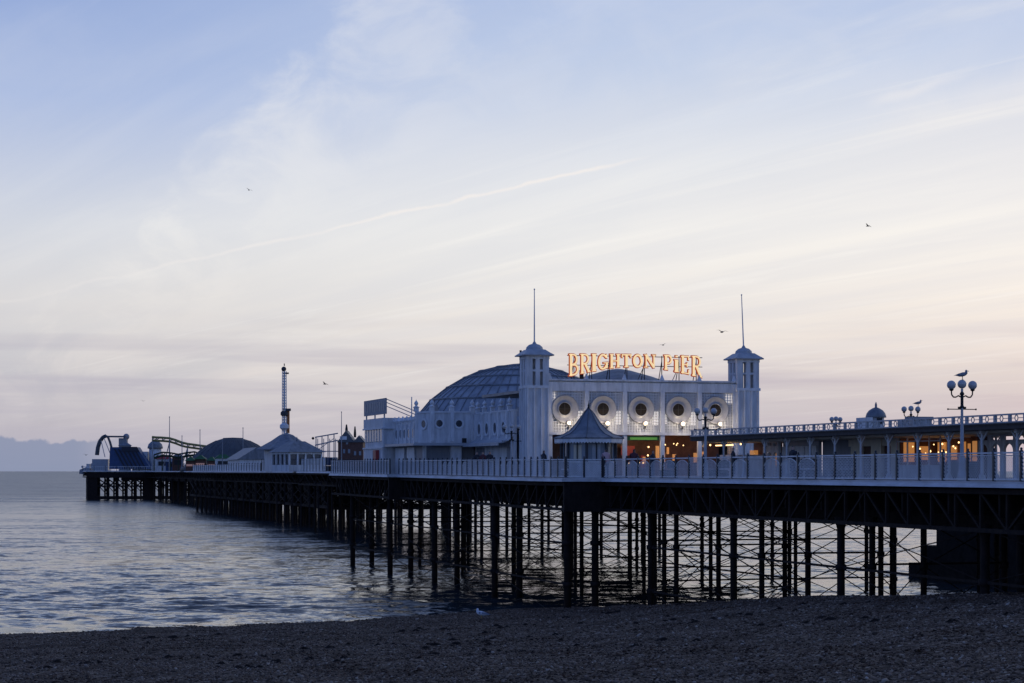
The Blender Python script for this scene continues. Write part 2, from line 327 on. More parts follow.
# ------------------------------------------------------------------ sea
def sea():
    rr = np.concatenate([-np.geomspace(4, .34, 30)[:-1], np.linspace(-.34, .34, 300), np.geomspace(.34, 4, 30)[1:]])
    ys = [46.0]
    while ys[-1] < 40000:
        y = ys[-1]; ys.append(y + (2.0 if y < 84 else max(.30, min(.0055*y*max(1, (y/900)**.8), .04*y))))
    ys = np.array(ys); Y, Rr = np.meshgrid(ys, rr, indexing='ij'); X = Rr*Y
    dY = np.gradient(ys)[:, None]*np.ones_like(X)
    rng = np.random.default_rng(4); Z = np.zeros_like(X)
    for k in range(110):
        lam = .75*(4.6/.75)**rng.random(); th = R(-90-16)+rng.normal(0, .55)
        kx, ky = 2*PI/lam*math.cos(th), 2*PI/lam*math.sin(th)
        amp = .0066*lam**.36
        att = np.clip((lam/np.maximum(dY, .003*Y)-2.2)/2.5, 0, 1)
        ph = kx*X+ky*Y+rng.random()*2*PI
        Z += amp*att*(np.sin(ph)+.22*np.cos(2*ph))
    n0, n1 = X.shape
    vs = np.stack([X, Y, Z], -1).reshape(-1, 3); idx = np.arange(n0*n1).reshape(n0, n1)
    fs = np.stack([idx[:-1, :-1], idx[:-1, 1:], idx[1:, 1:], idx[1:, :-1]], -1).reshape(-1, 4)
    grid_obj('sea', vs, fs, M['water'])
def grid_obj(name, vs, fs, m):
    me = bpy.data.meshes.new(name); me.vertices.add(len(vs)); me.vertices.foreach_set('co', vs.astype(np.float32).ravel())
    me.loops.add(fs.size); me.loops.foreach_set('vertex_index', fs.astype(np.int32).ravel())
    me.polygons.add(len(fs)); me.polygons.foreach_set('loop_start', np.arange(0, fs.size, 4, dtype=np.int32)); me.update(calc_edges=True)
    me.materials.append(m); me.shade_smooth(); o = bpy.data.objects.new(name, me); C.objects.link(o); o['kind'] = 'structure'; return o
sea()

# ------------------------------------------------------------------ beach
def vnoise(X, Y, sc, seed):
    rng = np.random.default_rng(seed); T = rng.random((256, 256)); x = X*sc+1000; y = Y*sc+1000
    xi = np.floor(x).astype(int); yi = np.floor(y).astype(int); fx = x-xi; fy = y-yi; fx = fx*fx*(3-2*fx); fy = fy*fy*(3-2*fy)
    g = lambda a, b: T[a % 256, b % 256]
    return (g(xi, yi)*(1-fx)+g(xi+1, yi)*fx)*(1-fy)+(g(xi, yi+1)*(1-fx)+g(xi+1, yi+1)*fx)*fy-.5
RK = [-.60, -.256, -.11, -.016, .03, .07, .11, .16, .21, .256, .60]
YK = [88, 100.5, 111, 117.5, 116, 100, 92, 82, 76, 72, 62]
ZK = [0, 0, 0, 0.02, .36, 1.6, 2.25, 3.05, 3.53, 3.87, 4.3]
SK = [.05, .046, .046, .045, .042, .034, .028, .022, .018, .015, .012]
def beach_z(X, Y):
    r = np.clip(X/np.maximum(Y, 30), -.6, .6)
    yc, zc, sl_ = np.interp(r, RK, YK), np.interp(r, RK, ZK), np.interp(r, RK, SK)
    d = yc-Y
    z = np.where(d > 0, zc+sl_*d, zc+np.interp(-d, [0, 3, 60], [0, -.14, -7.4]))
    return z
def beach_relief(X, Y):
    return .22*vnoise(X, Y, .07, 1)*np.clip((Y-20)/30, 0, 1) + .12*vnoise(X, Y, .33, 2) + .09*vnoise(X, Y, 1.1, 3) + .03*vnoise(X, Y, 2.2, 4)
def beach():
    xs = np.arange(-110, 110.01, .4); ys = np.concatenate([np.arange(4, 34, 1.0), np.arange(34, 124, .28), np.arange(124, 142, 1.5)])
    Y, X = np.meshgrid(ys, xs, indexing='ij'); Z = beach_z(X, Y)
    Z = Z + beach_relief(X, Y)
    n0, n1 = X.shape; vs = np.stack([X, Y, Z], -1).reshape(-1, 3); idx = np.arange(n0*n1).reshape(n0, n1)
    fs = np.stack([idx[:-1, :-1], idx[:-1, 1:], idx[1:, 1:], idx[1:, :-1]], -1).reshape(-1, 4)
    grid_obj('beach', vs, fs, M['shingle'])
beach()
m = bpy.data.materials.new('pebble'); m.use_nodes = True; t = m.node_tree; b = t.nodes['Principled BSDF']; b.inputs['Roughness'].default_value = .65; b.inputs['Specular IOR Level'].default_value = .18
ge = t.nodes.new('ShaderNodeNewGeometry'); tcn = t.nodes.new('ShaderNodeTexCoord'); pn = t.nodes.new('ShaderNodeTexNoise'); pn.inputs['Scale'].default_value = .3; pn.inputs['Detail'].default_value = 6; pn.inputs['Roughness'].default_value = .7; t.links.new(tcn.outputs['Object'], pn.inputs['Vector'])
pc = ramp_in(t, ge.outputs['Random Per Island'], [(0, (0.0571, 0.0381, 0.0254)), (.35, (0.1143, 0.0761, 0.0508)), (.62, (0.1966, 0.1269, 0.0825)), (.82, (0.2791, 0.1966, 0.1363)), (.95, (0.36, 0.275, 0.20)), (1, (0.50, 0.42, 0.34))])
pt = ramp_in(t, pn.outputs[0], [(.40, (.36, .28, .24)), (.56, (1.0, 1.0, 1.0))])
mx = t.nodes.new('ShaderNodeMix'); mx.data_type = 'RGBA'; mx.blend_type = 'MULTIPLY'; mx.inputs[0].default_value = 1
t.links.new(pc, mx.inputs[6]); t.links.new(pt, mx.inputs[7]); t.links.new(mx.outputs[2], b.inputs['Base Color']); M['pebble'] = m
def pebbles(n=130000):
    rng = np.random.default_rng(11)
    Y = 36+84*rng.random(n)**1.15; X = (rng.random(n)*2-1)*(.29*Y+3)
    r = np.clip(X/np.maximum(Y, 30), -.6, .6); keep = Y < np.interp(r, RK, YK)+2; X, Y = X[keep], Y[keep]; n = len(X)
    Z = beach_z(X, Y)+beach_relief(X, Y)
    sz = .020+.030*rng.random(n)**2.5+.045*(rng.random(n) > .985)*rng.random(n)
    p = (1+5**.5)/2
    bv = np.array([(-1,p,0),(1,p,0),(-1,-p,0),(1,-p,0),(0,-1,p),(0,1,p),(0,-1,-p),(0,1,-p),(p,0,-1),(p,0,1),(-p,0,-1),(-p,0,1)])/math.hypot(1, p)
    bf = np.array([(0,11,5),(0,5,1),(0,1,7),(0,7,10),(0,10,11),(1,5,9),(5,11,4),(11,10,2),(10,7,6),(7,1,8),(3,9,4),(3,4,2),(3,2,6),(3,6,8),(3,8,9),(4,9,5),(2,4,11),(6,2,10),(8,6,7),(9,8,1)])
    a = rng.random(n)*2*PI; ca_, sa_ = np.cos(a), np.sin(a)
    sx_, sy_, sz_ = sz*(1+.6*rng.random(n)), sz*(.8+.3*rng.random(n)), sz*(.5+.35*rng.random(n))
    v = bv[None]*(1+.12*rng.standard_normal((n, 12, 1)))
    vx, vy, vz = v[..., 0]*sx_[:, None], v[..., 1]*sy_[:, None], v[..., 2]*sz_[:, None]
    til = rng.normal(0, .3, n); vz = vz+vx*til[:, None]
    W = np.stack([vx*ca_[:, None]-vy*sa_[:, None]+X[:, None], vx*sa_[:, None]+vy*ca_[:, None]+Y[:, None], vz+(Z+sz_*.35)[:, None]], -1).reshape(-1, 3)
    Fc = (bf[None]+12*np.arange(n)[:, None, None]).reshape(-1, 3)
    me = bpy.data.meshes.new('loose_shingle'); me.vertices.add(len(W)); me.vertices.foreach_set('co', W.astype(np.float32).ravel())
    me.loops.add(Fc.size); me.loops.foreach_set('vertex_index', Fc.astype(np.int32).ravel()); me.polygons.add(len(Fc)); me.polygons.foreach_set('loop_start', np.arange(0, Fc.size, 3, dtype=np.int32)); me.update(calc_edges=True)
    me.materials.append(M['pebble']); me.shade_smooth(); o = bpy.data.objects.new('loose_shingle', me); C.objects.link(o); tag(o, 'loose dark pebbles strewn all over the shingle beach', 'pebbles', kind='stuff')
pebbles()
# dark weed and wrack in loose drifts
wd_ = MB(); rw_ = random.Random(21); cl = []
for cx_, cy_, n_, sp_x, sp_y in [(-3.2, 74, 40, 2.4, 1.6), (-1.2, 86, 26, 2.2, 1.5), (6.5, 78, 34, 3.0, 1.6), (-12, 70, 30, 3.5, 1.6), (-14, 88, 20, 3.0, 1.5), (12, 66, 26, 2.5, 1.4), (2, 64, 28, 2.8, 1.2), (-7.5, 62, 26, 2.5, 1.3), (16, 58, 20, 2.4, 1.3), (3.5, 98, 16, 2.5, 1.0)]:
    for k in range(int(n_*.6)): cl.append((rw_.gauss(cx_, sp_x), rw_.gauss(cy_, sp_y)))
for x, y in cl:
    z = float(beach_z(np.array([x]), np.array([y]))[0]+beach_relief(np.array([x]), np.array([y]))[0]); r = .06+.12*rw_.random()
    a = rw_.random()*PI; n = 7; vs = [(x+r*1.7*(.7+.5*rw_.random())*math.cos(2*PI*i/n+a), y+r*(.7+.5*rw_.random())*math.sin(2*PI*i/n+a), z-.01) for i in range(n)]+[(x+.5*r*math.cos(2*PI*i/n+a), y+.4*r*math.sin(2*PI*i/n+a), z+.04+r*.45*rw_.random()) for i in range(n)]
    wd_.add(vs, [(i, (i+1) % n, n+(i+1) % n, n+i) for i in range(n)]+[tuple(range(n, 2*n))])
tag(wd_.build('seaweed', M['weed'], None), 'dark brown seaweed lying in loose drifts on the shingle', 'seaweed', kind='stuff')

# stone groyne beyond the pier
g = thing('stone_groyne', 'dark stepped stone groyne running into the sea beyond the pier legs', 'groyne', 73.6, 100, z=0)
MB().box(0, 5, -42, 36, -2, 4.2).build('groyne_wall', M['stone'], g)
MB().box(.2, 4.8, 36, 38.6, -2, 2.6).build('stepped_end', M['stone'], g)
MB().box(.4, 4.6, 38.6, 41.2, -2, 1.15).build('groyne_toe', M['stone'], g)
MB().box(-.12, 5.12, -42, 36.1, 4.2, 4.45).build('coping', M['stone'], g)

# ------------------------------------------------------------------ pier structure (coordinates u = across, v = out to sea)
pier = thing('pier', 'long iron pier on dark braced legs carrying every building out to sea', 'pier', 0, 0, z=0)
SEC = [(37.6, 60.4, 30, 109), (35.3, 63.5, 109, 150.8), (34.6, 64, 150.8, 174), (50, 70, 174, 275), (54, 76, 275, 418), (62, 78, 418, 583), (45.2, 100, 583, 600)]
dk = MB(); fa = MB(); pl = MB(); gi = MB()
def hex6(mb, u0, u1, v0, v1, a, b, c, d):   # top/bottom offsets under the deck line: a = top, b = bottom
    z0, z1 = zd(v0), zd(v1)
    mb.add([(u0,v0,z0+b),(u1,v0,z0+b),(u1,v1,z1+b),(u0,v1,z1+b),(u0,v0,z0+a),(u1,v0,z0+a),(u1,v1,z1+a),(u0,v1,z1+a)],
           [(3,2,1,0),(4,5,6,7),(0,1,5,4),(1,2,6,5),(2,3,7,6),(3,0,4,7)])
def cuts(v0, v1): return [v0]+[k for k in (115, 170, 275) if v0 < k < v1]+[v1]
for i, (u0, u1, v0, v1) in enumerate(SEC):
    for a, b in zip(cuts(v0, v1), cuts(v0, v1)[1:]):
        hex6(dk, u0+.02, u1-.02, a, b, -.004*i, -.2, 0, 0)
        hex6(fa, u0-.06, u0+.014, a, b, .03, -.05, 0, 0); hex6(fa, u1-.014, u1+.06, a, b, .03, -.05, 0, 0)
        z0, z1 = zd(a), zd(b)
        fa.add([(u0-.06,a,z0-.05),(u0-.06,b,z1-.05),(u0-.15,b,z1-.20),(u0-.15,a,z0-.20),(u0+.014,a,z0-.05),(u0+.014,b,z1-.05),(u0+.014,b,z1-.20),(u0+.014,a,z0-.20)], [(0,1,2,3),(7,6,5,4),(0,3,7,4),(1,5,6,2),(3,2,6,7),(0,4,5,1)])
        # edge girder bottom and top chords, inner plate girders
        for k, uu in enumerate((u0+.25, u1-.25)):
            hex6(gi, uu-.12, uu+.12, a, b, -.26, -.45, 0, 0); hex6(gi, uu-.12, uu+.12, a, b, -1.72, -1.88, 0, 0)
        for k in range(1, 6):
            uu = u0+(u1-u0)*k/6; hex6(pl, uu-.06, uu+.06, a, b, -.21, (-1.75-.16*k if i < 3 else -1.9 if i == 3 else -2.6-.05*(k % 2)), 0, 0)
    # fascia and plate on the shoreward face
    fa.box(u0-.16, u1+.06, v0-.12, v0-.002, zd(v0)-.2, zd(v0)+.03)
    pl.box(u0, u1, v0+.05, v0+.3, zd(v0)-1.95, zd(v0)-.25)
    step = 1.9 if i < 3 else 4.0
    n = int((v1-v0)/step)
    for k in range(n+1):
        va = v0+.4+k*step; vb = va+step
        for uu in (u0+.25, u1-.25):
            if va < v1-.2: gi.bar((uu, va, zd(va)-.4), (uu, va, zd(va)-1.8), .12, .12, up=(0,1,0))
            if vb < v1:
                if (k//6) % 2: gi.bar((uu, va, zd(va)-1.78), (uu, vb, zd(vb)-.4), .09, .09)
                else: gi.bar((uu, va, zd(va)-.4), (uu, vb, zd(vb)-1.78), .09, .09)
    for k in range(int((v1-v0)/3.8)+1):       # cross beams
        va = v0+1.2+k*3.8
        if va < v1-.5: pl.box(u0+.4, u1-.4, va, va+.14, zd(va)-1.3, zd(va)-.22)
dk.build('deck', M['deckw'], pier); fa.build('fascia', M['fascia'], pier); gi.build('lattice_girder', M['iron'], pier); pl.build('plate_girder', M['iron'], pier)
pm = {}
def pile(u, v, r, zb=-2.5):
    zt = zd(v)-1.6; m_ = MB(); m_.lathe([(r, zb-zt), (r, -.9), (r*1.0, -.5), (r*1.5, -.2), (r*1.6, 0)], 10)
    for zz in (4.1, 1.7): m_.lathe([(r*1.02, -.14), (r*1.4, -.12), (r*1.4, .12), (r*1.02, .14)], 10, (0, 0, zz-zt), cap=False)
    key = (round(r, 3), zb)
    if key not in pm: pm[key] = (m_.mesh('pile', M['iron'], True), zt)
    me, z0 = pm[key]
    return link('pile', me, pier, (u, v, zt))
UN, VN = [38.4, 39.9, 42.4, 46.4, 53.0, 59.7], [55, 67.2, 79.5, 91.5, 103.2]
UW, VW = [36.0, 37.7, 42.0, 46.4, 51.2, 57.0, 62.8], [110.6, 126, 142, 156.5, 171]
for v in VN:
    for k, u in enumerate(UN): pile(u, v, .175 if k == 0 else .14 if k < 4 else .10)
for v in VW:
    for k, u in enumerate(UW): pile(u, v, .22 if k in (0, 1) else .14)
br = MB()
def bracing(longs, trans, vs):
    ze = [6.1, 4.1, 1.7, -.6]
    for u in longs:
        for a, b in zip(vs, vs[1:]):
            for zz in (4.1, 1.7): br.bar((u, a, zz), (u, b, zz), .08, .10)
            for q in range(3):
                br.tube((u, a, ze[q]), (u, b, ze[q+1]), .024, .024, 5); br.tube((u, a, ze[q+1]), (u, b, ze[q]), .024, .024, 5)
    for v in vs:
        for a, b in zip(trans, trans[1:]):
            br.bar((a, v+.1, 4.2), (b, v+.1, 4.2), .07, .09); br.bar((a, v+.1, 1.82), (b, v+.1, 1.82), .07, .09)
            for q in range(3):
                br.tube((a, v, ze[q]), (b, v, ze[q+1]), .026, .026, 5); br.tube((a, v, ze[q+1]), (b, v, ze[q]), .026, .026, 5)
bracing([38.4], [39.9, 42.4, 46.4], VN)
br.build('bracing', M['iron'], pier); br = MB()
bracing([36.0, 51.2], [37.7, 42.0, 46.4, 51.2, 57.0], VW)
# extra slender legs of the middle rows of the broad part
for v in (118, 134, 149.5, 164): 
    for u in (44.2, 53.8): br.tube((u, v, -2.5), (u, v, zd(v)-1.6), .13, .13, 8)
br.build('bracing', M['iron'], pier)
fp = MB()
rj = random.Random(5)
for v in np.concatenate([np.arange(183, 275, 12.0), np.arange(277, 418, 7.0)]):
    us = [51.0, 57, 63, 69.0] if v < 275 else [54.9, 56.6, 61, 65, 70, 75]
    for k, u in enumerate(us):
        fp.tube((u, v, -2), (u, v, zd(v)-1.7), .26 if v > 275 else .17, None, 8)
        if k and v > 275: fp.bar((us[k-1], v, 5.6), (u, v, 3.2), .16); fp.bar((us[k-1], v, 3.2), (u, v, 5.6), .16); fp.bar((us[k-1], v, 3.0), (u, v, 3.0), .2, .35)
    for u in us[::2] if v > 275 else []:
        fp.bar((u, v, 3.2), (u, v+12, 3.2), .2, .4); fp.bar((u, v, 3.4), (u, v+12, 6), .14); fp.bar((u, v, 6), (u, v+12, 3.4), .14)
for v in np.arange(286, 412, 12.0): fp.box(55.6, 56.0, v-2.5, v+4.5, 3.2, 6.4)
for v in np.arange(430, 580, 14.0):
    for u in (63, 68, 73, 77): fp.tube((u, v, -2), (u, v, 6.5), .3, None, 8)
for u in np.arange(46.3, 99, 2.6):
    for v in (584.3, 589, 596):
        fp.tube((u, v, -2), (u, v, 6.5), .26, None, 8)
    fp.bar((u, 584, 6), (u+2.6, 584, 3.9), .2); fp.bar((u, 584, 3.9), (u+2.6, 584, 6), .2); fp.bar((u, 584, 3.8), (u+2.6, 584, 1), .2)
    fp.bar((u, 597, 6), (u+3.6, 597, 2.2), .3); fp.bar((u, 597, 2.2), (u+3.6, 597, 6), .3); fp.bar((u, 590, 6), (u+3.6, 590, 4), .3)
    if rj.random() < .3: fp.box(u, u+2.6, 588, 588.4, 1.2, 6.4)
fp.box(46, 99, 583.4, 583.9, 3.75, 4.15); fp.box(46, 99, 583.4, 584.2, .15, 1.1); fp.box(45.4, 48.2, 583.3, 586, -1, 6.4)
fp.box(55, 99, 583.45, 583.8, 5.6, 6.5); fp.box(61.5, 64, 583.3, 584, 0, 6.4); fp.box(69, 73, 583.2, 584, 0, 6.4); fp.box(77, 98, 590, 590.5, .2, 6.4)
fp.build('far_leg', M['iron'], pier, kind='stuff')

# ------------------------------------------------------------------ railings
def panel_mesh(wd, bell=False):
    m_ = MB(); hgt = (lambda x: .52+.42*max(0, math.sin(PI*x/wd))**.5) if bell else (lambda x: .95)
    sp, th = .14, .018
    for sgn in (1, -1):
        c = -1.2
        while c < wd+1.2:
            seg = []; z = .09
            while z < .96:
                x = c+sgn*z
                if .03 < x < wd-.03 and z < hgt(x): seg.append((x, z))
                z += .03
            if len(seg) > 1:
                (xa, za), (xb, zb) = seg[0], seg[-1]; y = .006*sgn
                m_.bar((xa, y, za), (xb, y, zb), .012, th, up=(0, 1, 0)) if False else m_.add(
                    [(xa-th*.7, y-.005, za), (xa+th*.7, y-.005, za), (xb+th*.7, y-.005, zb), (xb-th*.7, y-.005, zb), (xa-th*.7, y+.005, za), (xa+th*.7, y+.005, za), (xb+th*.7, y+.005, zb), (xb-th*.7, y+.005, zb)],
                    [(0,1,2,3), (7,6,5,4), (0,3,7,4), (1,5,6,2), (0,4,5,1), (3,2,6,7)])
            c += sp
    xs = np.linspace(.03, wd-.03, 13)
    m_.path([(x, .016, hgt(x)) for x in xs], .022, 5)
    m_.box(.02, wd-.02, .008, .035, .05, .10)
    return m_.mesh('panel', M['white2'])
postm = MB().box(-.05, .05, -.05, .05, -.02, 1.08).frustum((0, 0), .07, .07, 1.08, .03, .03, 1.14).ball((0, 0, 1.18), .05, 8, 6).mesh('post', M['postiron'])
def railing(label, u0, v0, u1, v1, step, bells=()):
    x0, y0 = P(u0, v0); x1, y1 = P(u1, v1); ln = math.hypot(x1-x0, y1-y0); rz = math.atan2(y1-y0, x1-x0)
    o = empty('pier_railing', label, 'railing', (x0, y0, zd(v0)+.03), rz, 'railings along the deck edge')
    dz_ = zd(v1)-zd(v0); n = max(1, round(ln/step)); st = ln/n
    hr = MB()
    hr.bar((0, 0, 1.04), (ln, 0, 1.04+dz_), .07, .06); hr.bar((0, 0, .06), (ln, 0, .06+dz_), .04, .05)
    hr.build('handrail', M['white2'], o)
    me = panel_mesh(st); me2 = panel_mesh(st, True)
    for k in range(n+1):
        link('post', postm, o, (k*st, 0, dz_*k/n))
        if k < n: link('panel', me2 if k in bells else me, o, (k*st, 0, dz_*k/n))
    return o
railing('long near lattice railing in front of the glazed promenade shelter', 37.68, 109.0-1.9*27, 37.68, 108.9, 1.9, (12, 13, 14, 16, 17, 18, 20, 21, 22, 23, 24, 26))
railing('short lattice railing across the step in the deck before the pointed roof kiosk', 35.4, 109.06, 37.6, 109.06, 1.1)
railing('lattice railing beside the left tower and round windowed hall wall', 35.38, 150.7, 35.38, 109.1, 1.35, (10, 11, 12, 13, 14, 21, 22, 23, 24))
railing('lattice railing below the blank roof signboard of the hall', 34.68, 173.9, 34.68, 150.85, 1.0)
def far_railing(label, u0, v0, u1, v1, step, h, bars):
    x0, y0 = P(u0, v0); x1, y1 = P(u1, v1); ln = math.hypot(x1-x0, y1-y0); rz = math.atan2(y1-y0, x1-x0)
    o = empty('pier_railing', label, 'railing', (x0, y0, zd(v0)+.03), rz, 'railings along the deck edge')
    MB().bar((0, 0, h), (ln, 0, h), .09, .09).bar((0, 0, .12), (ln, 0, .12), .08, .1).build('handrail', M['white2'], o)
    b_ = MB()
    for k in range(int(ln/bars)): b_.box(k*bars, k*bars+.06, -.02, .02, .12, h)
    b_.build('baluster', M['white2'], o, kind='stuff')
    pm_ = MB().box(-.07, .07, -.07, .07, 0, h+.12).ball((0, 0, h+.18), .09, 6, 5).mesh('post', M['postiron'])
    n = round(ln/step)
    for k in range(n+1): link('post', pm_, o, (k*ln/n, 0, 0))
far_railing('tall distant pale fence left of the octagonal white pavilion', 54.1, 330, 54.1, 275, 2.4, 1.75, .4)
far_railing('low distant white railing in front of the lit stalls and dark tent roof', 54.1, 418, 54.1, 331, 3.0, 1.15, .4)
far_railing('distant white railing along the end of the pier under the blue slide', 44.1, 583.05, 76, 583.05, 3.2, 1.3, .5)

# ------------------------------------------------------------------ domed hall
UB, VB = 40.0, 133.6
hall = thing('amusement_hall', 'white domed pier hall with twin towers, round windows and lamplit trellis front', 'building', UB, VB, z=7.92)
FW0, FW1 = 2.02, 16.22
BAY = (FW1-FW0)/5
# front wall band, piers, parapet
MB().box(FW0, FW1, .30, .45, 3.05, 6.0).box(FW0, FW1, .0, .45, 6.0, 6.72).box(FW0, FW1, .0, .299, 3.02, 3.1).build('front_wall', M['white'], hall)
for k in range(5):
    xa, xb = FW0+BAY*k+.18, FW0+BAY*(k+1)-.18
    for x0, x1, z0, z1 in ((xa, xa+.55, 5.15, 5.9) if k == 0 else (xa, xa+.36, 3.75, 4.45), (xb-.55, xb, 5.2, 5.9) if k == 4 else (xb-.42, xb, 3.7, 4.6)):
        MB().box(x0, x1, .24, .28, z0, z1).build('glow_panel', M['tube'], hall)  # glowing panels added behind the trellis to make its cells look lit
MB().box(FW0-.05, FW1+.05, -.16, -.003, 5.98, 6.62).box(FW0-.05, FW1+.05, -.24, .35, 6.72, 6.84).build('parapet', M['white'], hall)
for k in range(6):
    xx = FW0+BAY*k
    if k in (0, 5): xx += .14*(1 if k == 0 else -1)
    MB().box(xx-.15, xx+.15, -.22, -.002, 0, 5.98).box(xx-.13, xx+.13, -.2, .0, 5.981, 6.6).frustum((xx, -.05), .14, .14, 6.85, .02, .02, 7.25).build('pilaster', M['white2'], hall)
MB().box(FW0, FW1, -.3, -.003, 2.92, 3.12).build('string_course', M['white2'], hall)
def ringmesh(prof, n=28):    # lathe about the local y axis (prof: radius, depth towards the viewer)
    m_ = MB(); m_.lathe(prof, n, cap=False); m_.v = [(x, -z, y) for x, y, z in m_.v]; return m_
for k in range(5):
    cx = FW0+BAY*(k+.5)-.2; cz = 4.74
    tr_ = MB(); xa, xb = FW0+BAY*k+.16, FW0+BAY*(k+1)-.16
    x = xa
    while x < xb: tr_.box(x, x+.065, -.075, -.04, 3.13, 5.97); x += .2
    z = 3.2
    while z < 5.9: tr_.box(xa, xb, -.095, -.077, z, z+.065); z += .2
    tr_.build('trellis', M['white2'], hall)
    wnd = ringmesh([(.47, -.1), (.46, .12), (.0, .12)], 24).build('round_window', M['porthole'], hall); wnd.location = (cx, 0, cz)
    fr = ringmesh([(.44, .11), (.44, .18), (.49, .18), (.51, .11), (.64, .12), (.80, .17), (.92, .25), (.97, .27), (1.0, .10)], 32).build('dish', M['dish'], wnd, True)
    MB().bar((-.44, -.14, 0), (.44, -.14, 0), .03).bar((0, -.14, -.44), (0, -.14, .44), .03, up=(0,1,0)).build('glazing_bar', M['timber'], wnd)
    lp = MB().ball((0, 0, 0), .14, 12, 8).build('wall_lamp', M['globelit'], hall, True); lp.location = (cx+.2, -.5, 3.74)
    MB().tube((0, .52, -.32), (0, 0, -.32), .03).tube((0, 0, -.36), (0, 0, -.17), .05).build('bracket', M['ironb'], lp)
    ll = bpy.data.lights.new('wall_lamp_light', 'POINT'); ll.energy = 42; ll.color = (1, .84, .66); ll.shadow_soft_size = .15
    lo_ = bpy.data.objects.new('wall_lamp_light', ll); C.objects.link(lo_); lo_.parent = lp; lo_.location = (0, -.36, .02)
# ground floor behind the piers
MB().box(FW0, FW1, 3.2, 3.35, 0, 3.0).box(FW0, FW1, .31, 3.19, 2.95, 3.04).build('lobby_wall', M['brown'], hall)
op = [(FW0+BAY*2+.2, FW0+BAY*3-.2), (FW0+BAY*3+.2, FW0+BAY*4-.2), (FW0+BAY*4+.2, FW1-.3), (FW0+BAY+.2, FW0+2*BAY-.2)]
MB().box(op[0][0], op[0][1], -.12, .0, 2.55, 2.85).build('green_awning', M['green'], hall)
MB().box(op[0][0]+.2, op[0][1]-.2, -.15, -.121, 2.6, 2.78).build('lit_fascia', M['greenglow'], hall)
for q_, (lx, le, lc) in enumerate([((op[0][0]+op[0][1])/2, 26, (1, .74, .36)), ((op[1][0]+op[1][1])/2, 22, (1, .55, .25)), ((op[2][0]+op[2][1])/2, 14, (1, .6, .32))]):
    ll = bpy.data.lights.new('lobby_light', 'POINT'); ll.energy = le; ll.color = lc; ll.shadow_soft_size = .2
    lo_ = bpy.data.objects.new('lobby_light', ll); C.objects.link(lo_); lo_.parent = hall; lo_.location = (lx, 1.3, 2.5)
lb = MB()
for (x, y, z) in [(op[0][0]+.25, 1.5, 1.85), (op[0][1]-.35, 1.2, 2.1), (op[0][1]-.4, 1.2, 1.5)]: lb.ball((x, y, z), .065, 8, 6)
for k in range(6): lb.ball((op[0][0]+.25+k*.27, 1.0, .95), .055, 6, 5)
for k in range(7): lb.ball((op[1][0]+.1+k*.3+.1*math.sin(k*5), .9+.3*(k % 3), 2.3+.1*math.sin(k*3)), .045, 6, 5)
lb.ball((op[2][0]+.5, .8, 2.2), .09, 8, 6); lb.ball((op[3][0]+1.2, 1.4, 2.3), .07, 8, 6)
lb.build('lobby_bulb', M['warm'], hall, kind='stuff')
for x0, x1, z0, z1 in ((op[1][0]+.2, op[1][0]+.45, 1.3, 2.2), (op[1][0]+.7, op[1][0]+.9, 1.0, 1.7), (op[1][0]+1.05, op[1][0]+1.2, 1.6, 2.1), (op[1][0]+1.5, op[1][0]+1.75, .9, 1.6), (op[2][0]+.3, op[2][0]+.55, 1.0, 1.7), (op[0][1]-.4, op[0][1]-.2, .9, 1.4), (op[2][0]+.9, op[2][0]+1.2, 1.2, 1.8)):
    MB().box(x0, x1, 2.2, 2.32, z0, z1).build('lit_machine', M['warmdim'], hall)
MB().box(op[0][0]+.5, op[0][1]-.9, 2.6, 2.7, 1.5, 2.2).box(op[0][1]-.4, op[0][1]-.1, 2.6, 2.7, .6, 1.5).build('red_machine', M['red'], hall)
